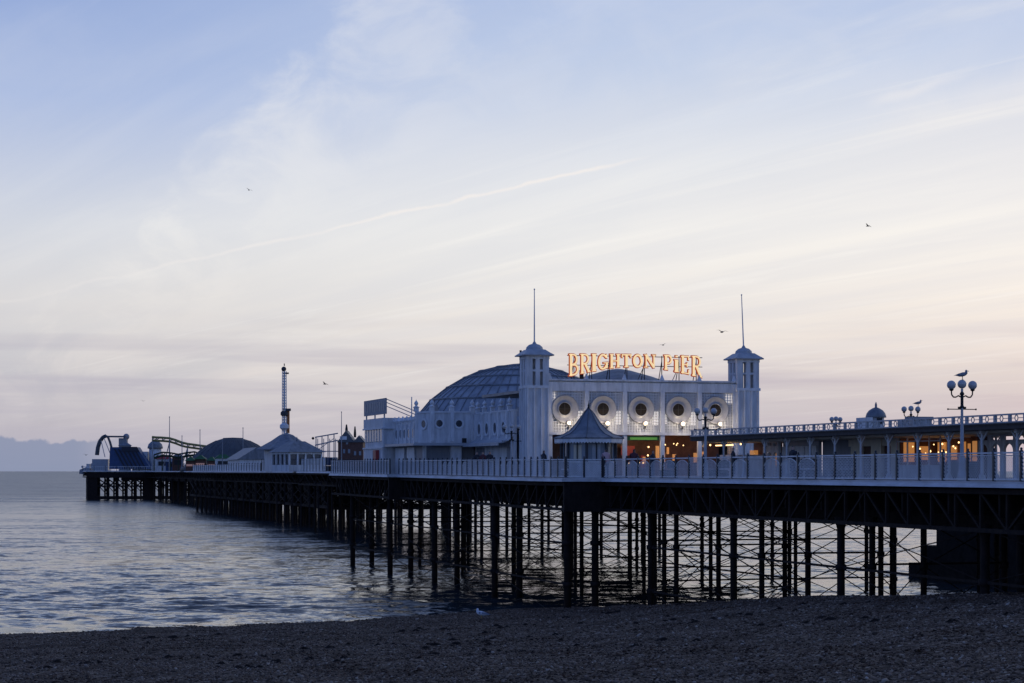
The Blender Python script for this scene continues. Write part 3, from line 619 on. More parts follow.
# towers
def tower(x0, a, lean=0):
    tw = MB(); x1 = x0+a; y0, y1 = -.35, -.35+a
    tw.box(x0, x1, y0, y1, 0, 6.35)
    for xx in (x0, x1-.44, x0+a/2-.16):
        for yy in (y0, y1-.44, y0+a/2-.16):
            if xx == x0+a/2-.16 and yy == y0+a/2-.16: continue
            wx = .32 if xx == x0+a/2-.16 else .44; wy = .32 if yy == y0+a/2-.16 else .44
            tw.box(xx, xx+wx, yy, yy+wy, 6.351, 8.2)
    tw.box(x0+.02, x1-.02, y0+.02, y0+.2, 7.32, 7.46).box(x0+.02, x1-.02, y1-.2, y1-.02, 7.32, 7.46).box(x0+.02, x0+.2, y0+.21, y1-.21, 7.32, 7.46).box(x1-.2, x1-.02, y0+.21, y1-.21, 7.32, 7.46)
    tw.box(x0-.03, x1+.03, y0-.03, y1+.03, 8.2, 8.42)
    o = tw.build('tower', M['white'], hall)
    tr2_ = MB()
    for yy in (y0,):
        for xx in (x0+.02, x0+a*.34-.05, x0+a*.66-.05, x1-.12): tr2_.box(xx, xx+.1, yy-.06, yy-.002, .3, 6.2)
    for yy in (y0+.02, y0+a*.34, y0+a*.66, y1-.12): tr2_.box(x0-.06, x0-.002, yy, yy+.1, .3, 6.2)
    tr2_.box(x0-.08, x1+.08, y0-.08, y0-.003, 6.15, 6.35).box(x0-.08, x0-.003, y0-.0, y1, 6.15, 6.35)
    tr2_.build('tower_trim', M['white2'], o)
    cx, cy = x0+a/2, y0+a/2
    cp = MB().lathe([(1.13*1.38, 0), (1.15*1.38, .07), (.90*1.38, .24), (.62*1.38, .46), (.60, .48)], 4, (cx, cy, 8.42), PI/4)
    cp.lathe([(.64, .44), (.58, .64), (.40, .80), (.16, .88), (.09, 1.0), (.03, 1.08)], 12, (cx, cy, 8.42))
    cp.build('tower_cap', M['palelead'], o)
    MB().tube((cx, cy, 9.3), (cx+lean, cy, 13.1), .055, .03, 8).ball((cx+lean, cy, 13.12), .06, 8, 6).build('flagpole', M['white2'], o)
tower(.38, 1.64); tower(16.2, 1.70, -.16)
# roofs behind the front
MB().box(.6, 17.7, 1.5, 12, 5.9, 6.1).build('flat_roof', M['slate'], hall)
sd = MB(); sd.lathe([(5.9, 6.1), (4.4, 6.78), (2.6, 7.42), (1.0, 7.88), (.3, 8.0), (.02, 8.02)], 16, (9.9, 7.6, 0)); sd.build('front_dome', M['slate'], hall)
# side wall of the front block
def oval_window(parent, x, y, z, rz, r=.30):
    o = ringmesh([(.0, .02), (r, .02)], 20).build('round_window', M['glass'], parent); o.location = (x, y, z); o.rotation_euler = (0, 0, rz)
    ringmesh([(r-.02, .015), (r-.01, .05), (r+.13, .05), (r+.14, 0)], 20).build('frame', M['white2'], o)
def finial(parent, x, y, z, big=1):
    MB().box(x-.15*big, x+.15*big, y-.15*big, y+.15*big, z, z+.30).lathe([(.24, .30), (.26, .35), (.11, .42), (.09, .48), (.155, .57), (.165, .65), (.11, .76), (.03, .84), (.02, .92)], 10, (x, y, z)).build('finial', M['white2'], parent)
MB().box(.05, .3, 1.76, 12, 2.2, 4.62).box(.0, .36, 1.76, 12, 4.62, 4.75).box(.05, .3, 1.76, 12, 0, 2.199).build('side_wall', M['white'], hall)
for k, yy in enumerate((3.1, 5.3, 7.5, 9.7, 11.6)):
    MB().box(-.1, .048, yy-.13, yy+.13, 2.6, 4.62).build('pilaster', M['white2'], hall); finial(hall, .15, yy, 4.75)
for yy in (4.2, 6.4, 8.6, 10.7): oval_window(hall, .04, yy, 3.5, -PI/2, .42)
def canopy(u_wall, y0, y1, zt, zb, pr):
    m_ = MB(); n = 6; pr_ = [(pr*(1-math.cos(q*PI/2/n))*1.0, zb+(zt-zb)*(1-math.sin(q*PI/2/n))) for q in range(n+1)]
    pts = [(u_wall-a, b) for a, b in pr_]
    for (xa, za), (xb, zb_) in zip(pts, pts[1:]):
        m_.add([(xa,y0,za),(xa,y1,za),(xb,y1,zb_),(xb,y0,zb_),(xa,y0,za-.05),(xa,y1,za-.05),(xb,y1,zb_-.05),(xb,y0,zb_-.05)], [(0,1,2,3),(7,6,5,4),(0,3,7,4),(1,5,6,2),(0,4,5,1),(3,2,6,7)])
    m_.box(u_wall-pr-.05, u_wall-pr+.02, y0, y1, zb-.22, zb+.0)
    m_.build('canopy', M['palelead'], hall)
canopy(.048, 1.8, 11.95, 3.0, 2.4, 1.1)
MB().box(-.03, .048, 2.0, 3.1, 0, 2.1).build('side_door', M['shutter'], hall); MB().box(-.03, .048, 9.3, 11.2, 0, 2.1).build('side_door', M['shutter'], hall)
# rear block with its shoreward wall, canted corner and seaward side
yB = 12.0; yC = 13.9; xB = -3.3; xD = -4.0; yE = 21.1
rw = MB().prism([(.06, yB+.01), (xB, yB), (xD, yC), (xD, yC+.3), (xD+.3, yC+.3), (xD+.3, yC+.12), (xB+.16, yB+.3), (.06, yB+.3)], 2.3, 4.75).box(xD, xD+.3, yC+.302, yE, 2.3, 4.2); rw.build('rear_wall', M['white'], hall)
MB().prism([(.04, yB-.06), (xB-.05, yB-.07), (xD-.07, yC-.02), (xD-.07, yC+.32), (xD+.3, yC+.32), (xB+.16, yB+.36), (.04, yB+.36)], 4.75, 4.88).build('cornice', M['white2'], hall)
for (x, y) in ((-.15, yB-.02), (-1.75, yB-.02), (xB+.02, yB-.02), (xD-.02, yC)):
    MB().box(x-.13, x+.13, y-.13, y+.06, 2.6, 4.75).build('pilaster', M['white2'], hall); finial(hall, x, y+.1, 4.88, 1.1)
MB().tube((xD-.35, yC+.2, 2.3), (xD-.35, yC+.2, 6.0), .05, .04, 8).build('rainwater_pipe', M['white2'], hall)
oval_window(hall, -1.2, yB-.01, 3.95, 0, .27); oval_window(hall, -2.72, yB-.01, 3.95, 0, .27)
oval_window(hall, (xB+xD)/2-.03, (yB+yC)/2, 3.92, -math.atan2(yC-yB, .7), .30)
for k in range(6):
    yy = yC+.5+k*1.36
    if k < 5: oval_window(hall, xD-.01, yy+.68, 3.25, -PI/2, .36)
    MB().box(xD-.14, xD-.002, yy-.13, yy+.13, 2.5, 4.0).lathe([(.22, 0), (.26, .08), (.18, .24), (.08, .34), (.02, .46)], 8, (xD, yy, 4.2)).build('pilaster', M['white2'], hall)
# lower storey of the rear block: wall, shuttered bays, white pier, canopy edge
MB().box(xD-.9, .0, yB-.85, yB-.05, 2.28, 2.48).box(xD-.9, xD+.1, yB-.049, yE, 2.281, 2.47).build('canopy', M['palelead'], hall)
MB().box(xD+.05, .04, yB+.31, yB+.5, 0, 2.27).box(xD+.05, xD+.3, yB+.51, yE, 0, 2.27).build('shop_wall', M['shutter'], hall)
MB().box(-1.85, -1.05, yB-.2, yB+.28, 0, 2.27).build('white_pier', M['white2'], hall); MB().box(-3.95, -3.7, yB+.1, yB+.28, 0, 2.27).build('white_pier', M['white2'], hall)
MB().box(xD-.05, xD+.04, yC+.6, yC+3.0, 0, 2.2).box(xD-.05, xD+.04, yC+4.0, yC+7.1, 0, 2.2).build('white_panel', M['white2'], hall)
MB().box(-3.1, 22, yB+.51, 28.4, 3.7, 3.9).box(-.6, 22, 28.402, 41, 3.7, 3.9).box(21.8, 22, yB+.6, 41, 0, 3.69).box(-.6, 21.79, 40.8, 41, 0, 3.69).box(-.6, -.4, 28.41, 40.79, 0, 3.69).build('rear_roof', M['slate'], hall)
MB().box(-1.0, -.7, yB-.35, yB-.15, 2.5, 2.85).build('floodlight', M['ironb'], hall)
# end block with the window strip
EX0, EX1, EY0, EY1 = -4.98, -.6, yE+.02, 28.4
eb = MB().box(EX0, EX1, EY0, EY1, 0, 2.3).box(EX0+.12, EX1, EY0+.1, EY1-.05, 2.3, 3.75).box(EX0, EX1, EY0, EY1, 3.75, 4.6).box(EX0, EX0+.119, EY0, EY0+.5, 2.3, 3.75).build('end_block', M['white'], hall)
MB().box(EX0+.06, EX0+.118, EY0+.6, EY1-.1, 2.75, 3.7).build('window_strip', M['glass2'], eb)
for k in range(7): MB().box(EX0+.03, EX0+.059, EY0+.55+k*1.0, EY0+.63+k*1.0, 2.72, 3.72).build('mullion', M['white2'], eb)
MB().box(EX0-.1, EX0-.002, EY0-.1, EY1, 3.72, 3.84).box(EX0-.1, EX0-.002, EY0-.1, EY1, 2.16, 2.28).box(EX0, EX1, EY0-.1, EY0-.002, 3.72, 3.84).build('ledge', M['white2'], eb)
MB().box(EX0-.3, EX0-.01, EY0+1.4, EY0+2.3, .2, 2.05).build('red_booth', M['red'], eb)
MB().box(EX0-.04, EX0-.003, EY0+2.9, EY0+3.7, 0, 2.0).build('booth_door', M['shutter'], eb)
# big faceted dome
dm = MB(); DC = (9.0, 29.8)
prof = [(10.2, 11.2), (9.4, 12.3), (8.27, 13.62), (7.7, 14.30), (6.3, 15.38), (4.86, 16.22), (3.55, 16.78), (2.05, 17.15), (.7, 17.36), (.02, 17.42)]
prof = [(r, z-7.92) for r, z in prof]
dm.lathe(prof, 56, (DC[0], DC[1], 0)); dome = dm.build('dome', M['domegrey'], hall)
rb = MB()
for i in range(56):
    a = 2*PI*i/56
    pts = [(DC[0]+(r+.03)*math.cos(a), DC[1]+(r+.03)*math.sin(a), z+.03) for r, z in prof]
    rb.path(pts, .035, 5)
for r, z in (prof[3], prof[4], prof[5], prof[6], prof[7]):
    pts = [(DC[0]+(r+.05)*math.cos(2*PI*i/56), DC[1]+(r+.05)*math.sin(2*PI*i/56), z+.02) for i in range(57)]
    rb.path(pts, .08, 5)
rb.build('dome_rib', M['slate'], dome)
MB().tube((8.15, 27, 9.0), (8.15, 27, 10.5), .10, .10).build('vent_pipe', M['ironb'], dome)
MB().box(4.0, 5.4, 13, 14.2, 4.6, 5.3).box(-2.9, -2.4, 13.6, 14.1, 4.6, 5.4).build('roof_plant', M['grey'], hall)

# blank hoarding on the end block, with its stays
hb = thing('roof_signboard', 'weathered grey signboard propped on the roof of the end block', 'signboard', UB-4.85, VB+yE-.5, z=7.92+4.6, rz=R(90))
MB().box(0, 8.0, -.06, .06, .30, 1.55).build('board', M['grey'], hb)
for k in range(11): MB().box(.5+k*.65, .7+k*.65, .062, .09, .55, 1.3).build('board_batten', M['steel'], hb)
MB().bar((.1, -.08, 1.45), (.1, -3.2, .2), .06).bar((2.2, -.08, 1.45), (2.2, -3.2, .2), .06).bar((4.6, -.08, 1.45), (4.6, -3.2, .2), .06).box(.6, .7, -.05, .05, 0, .31).box(4, 4.1, -.05, .05, 0, .31).box(7.2, 7.3, -.05, .05, 0, .31).box(0, 7.8, -3.3, -3.1, 0, .2).build('stay', M['steel'], hb)

# ------------------------------------------------------------------ illuminated lettering
sgn = thing('illuminated_sign', 'glowing yellow and orange serif letters BRIGHTON PIER on a roof frame', 'sign', UB+3.6, VB+.25, z=7.92)
def arc(cx, cy, rx, ry, a0, a1, n=9): return [(cx+rx*math.cos(R(a0+(a1-a0)*k/n)), cy+ry*math.sin(R(a0+(a1-a0)*k/n))) for k in range(n+1)]
def ser(x, y, h=.17): return ([(x-h, y), (x+h, y)], .07)
GL = {
 'B': [([(.24, 0), (.24, 1)], .2), ([(.24, .96)]+arc(.5, .74, .28, .22, 90, -90)+[(.24, .52)], .13), ([(.3, .49)]+arc(.52, .26, .34, .225, 90, -90)+[(.24, .035)], .14), ([(.05, .97), (.3, .97)], .07), ([(.05, .03), (.3, .03)], .07)],
 'R': [([(.24, 0), (.24, 1)], .2), ([(.24, .96)]+arc(.5, .73, .3, .23, 90, -90)+[(.24, .5)], .13), ([(.48, .5), (.86, .03)], .19), ([(.05, .97), (.3, .97)], .07), ser(.24, .03), ([(.72, .03), (.99, .03)], .07)],
 'I': [([(.5, 0), (.5, 1)], .32), ([(.14, .97), (.86, .97)], .07), ([(.14, .03), (.86, .03)], .07)],
 'i': [([(.5, 0), (.5, .70)], .32), ([(.14, .72), (.66, .72)], .06), ([(.14, .03), (.86, .03)], .07), ([(.33, .93), (.67, .93)], .15)],
 'G': [(arc(.52, .5, .38, .45, 40, 330, 16), .16), ([(.86, .06), (.86, .42)], .15), ([(.56, .42), (.98, .42)], .08), ([(.84, .72), (.84, .97)], .08)],
 'H': [([(.2, 0), (.2, 1)], .2), ([(.8, 0), (.8, 1)], .2), ([(.2, .5), (.8, .5)], .1), ser(.2, .97), ser(.2, .03), ser(.8, .97), ser(.8, .03)],
 'T': [([(.5, 0), (.5, 1)], .22), ([(.04, .95), (.96, .95)], .11), ([(.07, .74), (.07, .96)], .09), ([(.93, .74), (.93, .96)], .09), ser(.5, .03, .22)],
 'O': [(arc(.5, .5, .37, .44, 0, 360, 22), .17)],
 'N': [([(.16, 0), (.16, 1)], .1), ([(.84, 0), (.84, 1)], .1), ([(.14, .97), (.84, .03)], .2), ser(.16, .03), ser(.84, .97), ([(.0, .97), (.2, .97)], .07)],
 'P': [([(.26, 0), (.26, 1)], .2), ([(.26, .96)]+arc(.52, .71, .32, .25, 90, -90)+[(.26, .46)], .13), ([(.05, .97), (.3, .97)], .07), ser(.26, .03, .2)],
 'E': [([(.24, 0), (.24, 1)], .2), ([(.06, .95), (.88, .95)], .1), ([(.24, .51), (.72, .51)], .09), ([(.06, .05), (.9, .05)], .1), ([(.86, .76), (.86, .96)], .08), ([(.88, .05), (.88, .26)], .08), ([(.7, .4), (.7, .62)], .07)],
}
SW = 10.2
def zbot(x): q = abs(x/SW-.5)*2; return 7.74-.72*max(0, (q-.22)/.78)**1.25
def ztop(x): return 8.62+.05*math.cos(PI*(x/SW-.5))
cells = [('B', 0, .86), ('R', .84, .86), ('I', 1.68, .5), ('G', 2.16, .86), ('H', 3.06, .88), ('T', 3.96, .82), ('O', 4.78, .86), ('N', 5.68, .94), ('P', 7.14, .76), ('i', 7.90, .50), ('E', 8.44, .76), ('R', 9.24, .92)]
def glyph(ch, x0, wd, grow, y0, ext):
    m_ = MB(); q = 0
    def mp(x, y): xx = x0+x*wd; return xx, zbot(xx)+(ztop(xx)-zbot(xx))*y
    for pts, th in GL[ch]:
        th = th*.74
        for (xa, ya), (xb, yb) in zip(pts, pts[1:]):
            (xa, za), (xb, zb) = mp(xa, ya), mp(xb, yb); q += 1
            d = Vector((xb-xa, zb-za)); d.normalize(); nx, nz_ = -d.y, d.x; h = th/2+grow; e = grow if len(pts) == 2 else .012+grow*.3
            xa2, za2, xb2, zb2 = xa-d.x*e, za-d.y*e, xb+d.x*e, zb+d.y*e
            m_.wallprism([(xa2-nx*h, za2-nz_*h), (xb2-nx*h, zb2-nz_*h), (xb2+nx*h, zb2+nz_*h), (xa2+nx*h, za2+nz_*h)], y0-q*.0031, y0+ext-q*.0017)
    return m_
for ch, x0, wd in cells:
    o = glyph(ch, x0, wd*.92, 0, -.16, .06).build('letter', M['letter'], sgn)
    glyph(ch, x0, wd*.92, .05, -.02, .06).build('neon_outline', M['neon'], o)
fm = MB().bar((0, .16, 8.52), (SW, .16, 8.52), .05).bar((.0, .16, 7.85), (SW, .16, 7.85), .05)
for k in range(8):
    x = .5+k*1.32; fm.bar((x, .16, 6.85), (x, .16, 8.6), .05, up=(0, 1, 0)); fm.bar((x+.0, 1.1, 6.2), (x, .18, 8.2), .045)
    if k in (1, 4, 6): fm.bar((x-.5, .16, 6.86), (x, .16, 7.9), .04, up=(0, 1, 0))
fm.box(.95, 1.2, .1, .3, 6.85, 7.5)
fm.build('sign_frame', M['ironb'], sgn)

# ------------------------------------------------------------------ pointed roof kiosk
ki = thing('kiosk', 'small white kiosk with concave pointed slate roof in front of the hall', 'kiosk', 39.55, 117.3); ki.scale = (.89, .89, .95)
def octa(r, rot=PI/8): return [(r*math.cos(rot+PI/4*i), r*math.sin(rot+PI/4*i)) for i in range(8)]
MB().prism(octa(1.92), 0, 1.0).build('dado', M['white'], ki)
MB().prism(octa(1.98), .95, 1.06).build('counter', M['white2'], ki)
fr = MB(); gl = MB()
o8 = octa(1.9)
for i in range(8):
    a, b = o8[i], o8[(i+1) % 8]
    fr.tube((a[0], a[1], 1.0), (a[0], a[1], 2.45), .10, .10, 8)
    mx_, my_ = (a[0]+b[0])/2, (a[1]+b[1])/2; fr.tube((mx_, my_, 1.0), (mx_, my_, 2.4), .045, .045, 6)
fr.build('post', M['postiron'], ki)
gl.prism(octa(1.80), 1.02, 2.3).build('glazing', M['glass2'], ki)
for i, (m_n, z0, z1) in enumerate([('cream', 1.2, 2.1), ('palelead', 1.15, 2.15), ('cream', 1.3, 2.0), ('palelead', 1.2, 1.9)]):
    a_k = PI/8+PI/4*(4+i)+PI/8; ro = 1.80*math.cos(PI/8)+.012
    o = MB().box(-.30, .30, -.012, .012, z0, z1).build('poster', M[m_n], ki); o.location = (ro*math.cos(a_k), ro*math.sin(a_k), 0); o.rotation_euler = (0, 0, a_k+PI/2)
MB().prism(octa(1.86), 2.301, 2.5).build('frieze', M['dark'], ki)
va = MB(); o9 = octa(2.38)
for i in range(8):
    a, b = o9[i], o9[(i+1) % 8]; n = 8
    for k in range(n):
        p = (a[0]+(b[0]-a[0])*k/n, a[1]+(b[1]-a[1])*k/n); q = (a[0]+(b[0]-a[0])*(k+1)/n, a[1]+(b[1]-a[1])*(k+1)/n); m2 = ((p[0]+q[0])/2, (p[1]+q[1])/2)
        c_ = .985
        va.add([(p[0],p[1],2.5),(q[0],q[1],2.5),(q[0],q[1],2.3),(m2[0],m2[1],2.2),(p[0],p[1],2.3),(p[0]*c_,p[1]*c_,2.5),(q[0]*c_,q[1]*c_,2.5),(q[0]*c_,q[1]*c_,2.3),(m2[0]*c_,m2[1]*c_,2.2),(p[0]*c_,p[1]*c_,2.3)],
               [(0,4,3,2,1),(5,6,7,8,9),(4,9,8,3),(3,8,7,2),(0,1,6,5)])
va.build('valance', M['white2'], ki)
pf = [(2.42, 2.5), (2.44, 2.58), (1.70, 2.82), (1.25, 3.10), (.86, 3.50), (.55, 3.92), (.30, 4.25), (.12, 4.42), (.05, 4.5)]
rf = MB().lathe(pf, 8, (0, 0, 0), PI/8).build('roof', M['slate'], ki)
rr_ = MB()
for i in range(8): rr_.path([(r*1.01*math.cos(PI/8+PI/4*i), r*1.01*math.sin(PI/8+PI/4*i), z+.01) for r, z in pf], .03, 5)
rr_.build('hip_roll', M['slate2'], rf)
MB().lathe([(.07, 4.45), (.10, 4.52), (.05, 4.6), (.07, 4.68), (.02, 4.85), (.012, 5.0)], 8).build('finial', M['ironb'], rf)

# ------------------------------------------------------------------ promenade shelter
sh = thing('promenade_shelter', 'long flat roofed promenade shelter with roof balustrade, glazed screens and arches', 'shelter', 45.5, 50, z=7.78)
V1 = 65.3; WI = 7.4
MB().box(0, WI, 0, V1, 2.36, 2.56).box(-.06, WI+.06, -.06, V1+.06, 2.561, 2.63).build('roof', M['timber'], sh)
MB().box(.9, WI-.9, .3, V1-.3, 2.25, 2.358).build('ceiling', M['cream'], sh)
bal = MB()
for xx in (.0, WI-.1):
    bal.box(xx, xx+.1, 0, V1, 2.96, 3.03); bal.box(xx, xx+.1, 0, V1, 2.632, 2.69)
    y = 0
    while y < V1: bal.box(xx-.01, xx+.11, y, y+.14, 2.69, 3.0); y += 1.25
bal2 = MB()
for xx in (.03, WI-.07):
    y = .3
    while y < V1-1:
        c0 = Vector((xx+.02, y+.48, 2.825)); bal2.path([(c0.x, c0.y+.13*math.cos(a*PI/4), c0.z+.13*math.sin(a*PI/4)) for a in range(9)], .022, 4)
        bal2.bar((xx+.02, y-.1, 2.825), (xx+.02, y+.34, 2.825), .03); bal2.bar((xx+.02, y+.62, 2.825), (xx+.02, y+1.0, 2.825), .03); y += 1.25
bal.build('balustrade', M['palelead'], sh); bal2.build('balustrade_scroll', M['palelead'], sh)
colm = MB().box(-.11, .11, -.11, .11, 0, .35).tube((0, 0, .35), (0, 0, 2.2), .075, .065, 10).box(-.11, .11, -.11, .11, 2.2, 2.36).bar((0, .05, 1.9), (0, .5, 2.33), .05).bar((0, -.05, 1.9), (0, -.5, 2.33), .05).mesh('column', M['white2'])
for y in np.arange(.6, V1, 3.05):
    link('column', colm, sh, (.7, y, 0)); link('column', colm, sh, (WI-.7, y, 0))
def arch_screen(y0, y1, x, bay=1.18):
    m_ = MB(); n = max(1, round((y1-y0)/bay)); b_ = (y1-y0)/n
    for k in range(n):
        a = y0+k*b_; pts = []
        m_.box(x, x+.16, a-.15, a+.15, .001, 2.2)
        hw = b_/2-.15; cy = a+b_/2
        ar = [(cy-hw*math.cos(q*PI/8), 1.45+hw*.85*math.sin(q*PI/8)) for q in range(9)]
        for (ya, za), (yb, zb) in zip(ar, ar[1:]):
            m_.add([(x+.01,ya,za),(x+.01,yb,zb),(x+.01,yb,2.0),(x+.01,ya,2.0),(x+.15,ya,za),(x+.15,yb,zb),(x+.15,yb,2.0),(x+.15,ya,2.0)], [(0,3,2,1),(4,5,6,7),(0,1,5,4),(2,3,7,6)])
    m_.box(x-.01, x+.17, y0-.1, y1+.1, 2.2, 2.25)
    m_.build('arch_screen', M['white'], sh)
arch_screen(.5, 36.9, WI/2); arch_screen(58.7, 61.0, 2.9, .75)
# glazed kiosk bays with lights inside
def glazed(y0, y1, x0, x1, name='glazed_bay', lit=True):
    MB().box(x0+.03, x1, y0+.03, y1-.03, 0, .75).box(x0-.02, x1+.03, y0, y1, .75, .82).build('stall_dado', M['white'], sh)
    f_ = MB(); n = max(2, round((y1-y0)/1.1))
    for k in range(n+1): yy = y0+(y1-y0)*k/n; f_.box(x0, x0+.07, yy-.035, yy+.035, .82, 2.24); f_.box(x1-.07, x1, yy-.035, yy+.035, .82, 2.24)
    f_.box(x0-.005, x0+.075, y0, y1, 2.0, 2.06)
    f_.build('glazing_frame', M['white2'], sh)
    MB().box(x1-.3, x1-.1, y0+.2, y1-.2, .83, 2.2).build('back_wall', M['brown'], sh)
    for a, b, c, d in ((.4, 1.0, 1.0, 1.9), (1.3, 1.6, 1.2, 2.0), (2.2, 2.7, 1.1, 1.8), (3.3, 4.1, 1.0, 2.0)): MB().box(x1-.5, x1-.42, y0+a, y0+b, c, d).build('lit_shelf', M['warmdim'], sh)
    MB().box(x0+.12, x1-.32, y1-.2, y1-.1, .83, 2.2).build('end_wall', M['brown'], sh); MB().box(x0+.3, x0+.9, y1-.26, y1-.205, 1.0, 2.0).build('lit_shelf', M['warmdim'], sh); MB().box(x0+1.2, x0+1.7, y1-.26, y1-.205, 1.1, 1.8).build('lit_shelf', M['warmdim'], sh)
    if lit:
        q = MB(); rj2 = random.Random(int(y0*10))
        for k in range(14): q.ball((x0+.5+rj2.random()*1.6, y0+.3+rj2.random()*(y1-y0-.6), 1.1+rj2.random()*.95), .03+.03*rj2.random(), 6, 5)
        q.build('fairy_bulb', M['warm'], sh, kind='stuff')
glazed(38.9, 43.5, 2.8, 5.4)
MB().box(4.4, 4.6, 37.2, 38.7, 0, 2.24).box(3.9, 4.39, 37.05, 37.19, 0, 2.24).build('brown_stall', M['brown'], sh)
MB().box(4.2, 4.3, 37.6, 38.2, .7, 2.0).build('lit_stall_panel', M['warmdim'], sh)
MB().box(3.0, 4.2, 37.4, 38.6, 0, 1.0).build('stall_counter', M['timber'], sh)
cw = MB()
for y in (43.7, 46.0, 48.4): cw.box(3.2, 3.4, y, y+1.2, 0, 2.24)
cw.box(3.25, 3.38, 43.6, 50, 1.85, 2.23).build('cream_wall', M['cream'], sh)
MB().box(3.42, 3.5, 43.6, 50, 0, 2.0).build('dark_door', M['brown'], sh)
MB().box(3.4, 3.5, 50.01, 53.6, 0, 2.24).build('dark_screen', M['shutter'], sh)
for y in (53.8, 55.4, 57.0): MB().box(3.1, 3.2, y, y+1.5, 0, 1.95).build('pale_door', M['white2'], sh)
MB().box(3.21, 3.4, 53.7, 58.6, 0, 2.24).build('door_wall', M['palelead'], sh)
MB().box(1.5, 4.0, 61.4, 64.2, 0, 1.5).build('ticket_booth', M['white2'], sh)
q = MB().box(1.3, 1.4, 61.8, 64.4, 2.05, 2.12)
for y in (60.2, 65.0): q.ball((1.2, y, 2.12), .06, 8, 6)
q.build('strip_light', M['warm'], sh)
MB().box(4.1, 4.3, 61.1, 65.0, 0, 2.24).build('end_screen', M['brown'], sh)
MB().box(3.8, 4.09, 61.2, 61.3, .8, 1.7).box(3.8, 4.09, 64.3, 64.9, .8, 1.8).build('lit_machine', M['warmdim'], sh)
# roof features
cu = thing('roof_lantern', 'small dark domed lantern with dark opening on the shelter roof', 'cupola', 48.6, 96.4, z=7.78+2.632); cu.scale = (.86, .86, 1.0)
MB().prism(octa(.5), 0, .72).build('lantern_wall', M['white'], cu)
MB().box(-.19, .19, -.50, -.455, .38, .69).box(-.50, -.455, -.19, .19, .38, .69).build('opening', M['dark'], cu)
MB().lathe([(.62, .72), (.64, .76), (.58, .94), (.44, 1.10), (.22, 1.22), (.07, 1.27), (.07, 1.42), (.02, 1.55)], 16).build('dome_cap', M['slate'], cu, True)
MB().box(-.9, -.52, -.6, .9, 0, .72).build('side_hood', M['white2'], cu)
rbx = thing('roof_box', 'low grey plant box on the shelter roof beside the far triple lamp', 'plant box', 47.2, 89.6, z=7.78+2.632)
MB().box(-.5, .5, -1.0, .7, 0, .42).build('casing', M['steel'], rbx); MB().box(-.56, .56, -1.06, -.2, .421, .56).build('lid', M['grey'], rbx)

# ------------------------------------------------------------------ lamp posts
def lamp_post(label, u, v, z=None, h=4.1, s=1.0, rz=0):
    o = thing('lamp_post', label, 'street lamp', u, v, z, rz, 'triple globe lamp posts on the pier')
    MB().lathe([(.2, 0), (.2, .25), (.13, .4), (.12, .9), (.08, 1.05), (.065, 2.2)], 12).tube((0, 0, 2.2), (0, 0, h-1.05), .06, .05, 10).build('pole', M['palelead'], o)
    MB().lathe([(.05, -1.05), (.11, -1.02), (.06, -.95), (.06, -.55), (.1, -.5), (.06, -.42)], 10, (0, 0, h)).build('collar', M['ironb'], o)
    MB().bar((-.62, 0, h-1.1), (.62, 0, h-1.1), .035).ball((-.62, 0, h-1.1), .04, 6, 5).ball((.62, 0, h-1.1), .04, 6, 5).box(-.17, .17, -.03, .03, h-1.08, h-1.0).build('ladder_bar', M['ironb'], o)
    for a in (0, PI):
        ar = MB(); c, sn = math.cos(a), math.sin(a)
        ar.path([(c*r, sn*r, h+z_) for r, z_ in ((.04, -.62), (.16, -.56), (.27, -.62), (.38, -.62), (.46, -.52), (.47, -.36))], .028, 6).lathe([(.05, 0), (.1, .05), (.08, .08)], 8, (c*.47, sn*.47, h-.38)).build('arm', M['ironb'], o)
        MB().ball((c*.47, sn*.47, h-.14), .165*s, 16, 12).build('globe', M['globe'], o, True)
    MB().tube((0, 0, h-.45), (0, 0, h-.28), .05).ball((0, 0, h-.10), .165*s, 16, 12).build('globe', M['globe'], o, True)
    return o
def uv_at(px, u):
    r = (px-512)/F; Y = u/(CU*r+SU); return u, Y*(CU-SU*r)
u, v = uv_at(962, 39.6); lamp_post('tall triple globe lamp post with a gull on top, nearest the right edge', u, v, h=3.96, s=1.08)
u, v = uv_at(705.5, 39.8); lamp_post('triple globe lamp post in front of the hall right of the lettered sign', u, v, h=3.72)
u, v = uv_at(911, 58.5); lamp_post('triple globe lamp post showing over the shelter roof beside the plant box', u, v, h=4.36, s=1.05)
u, v = uv_at(836, 59.5); lamp_post('triple globe lamp post showing over the shelter roof left of the domed lantern', u, v, h=4.02, s=1.0, rz=R(28))
u, v = uv_at(511.5, 37.6); lamp_post('triple globe lamp post against the white wall left of the tower', u, v, h=3.45, s=.85, rz=R(-10))

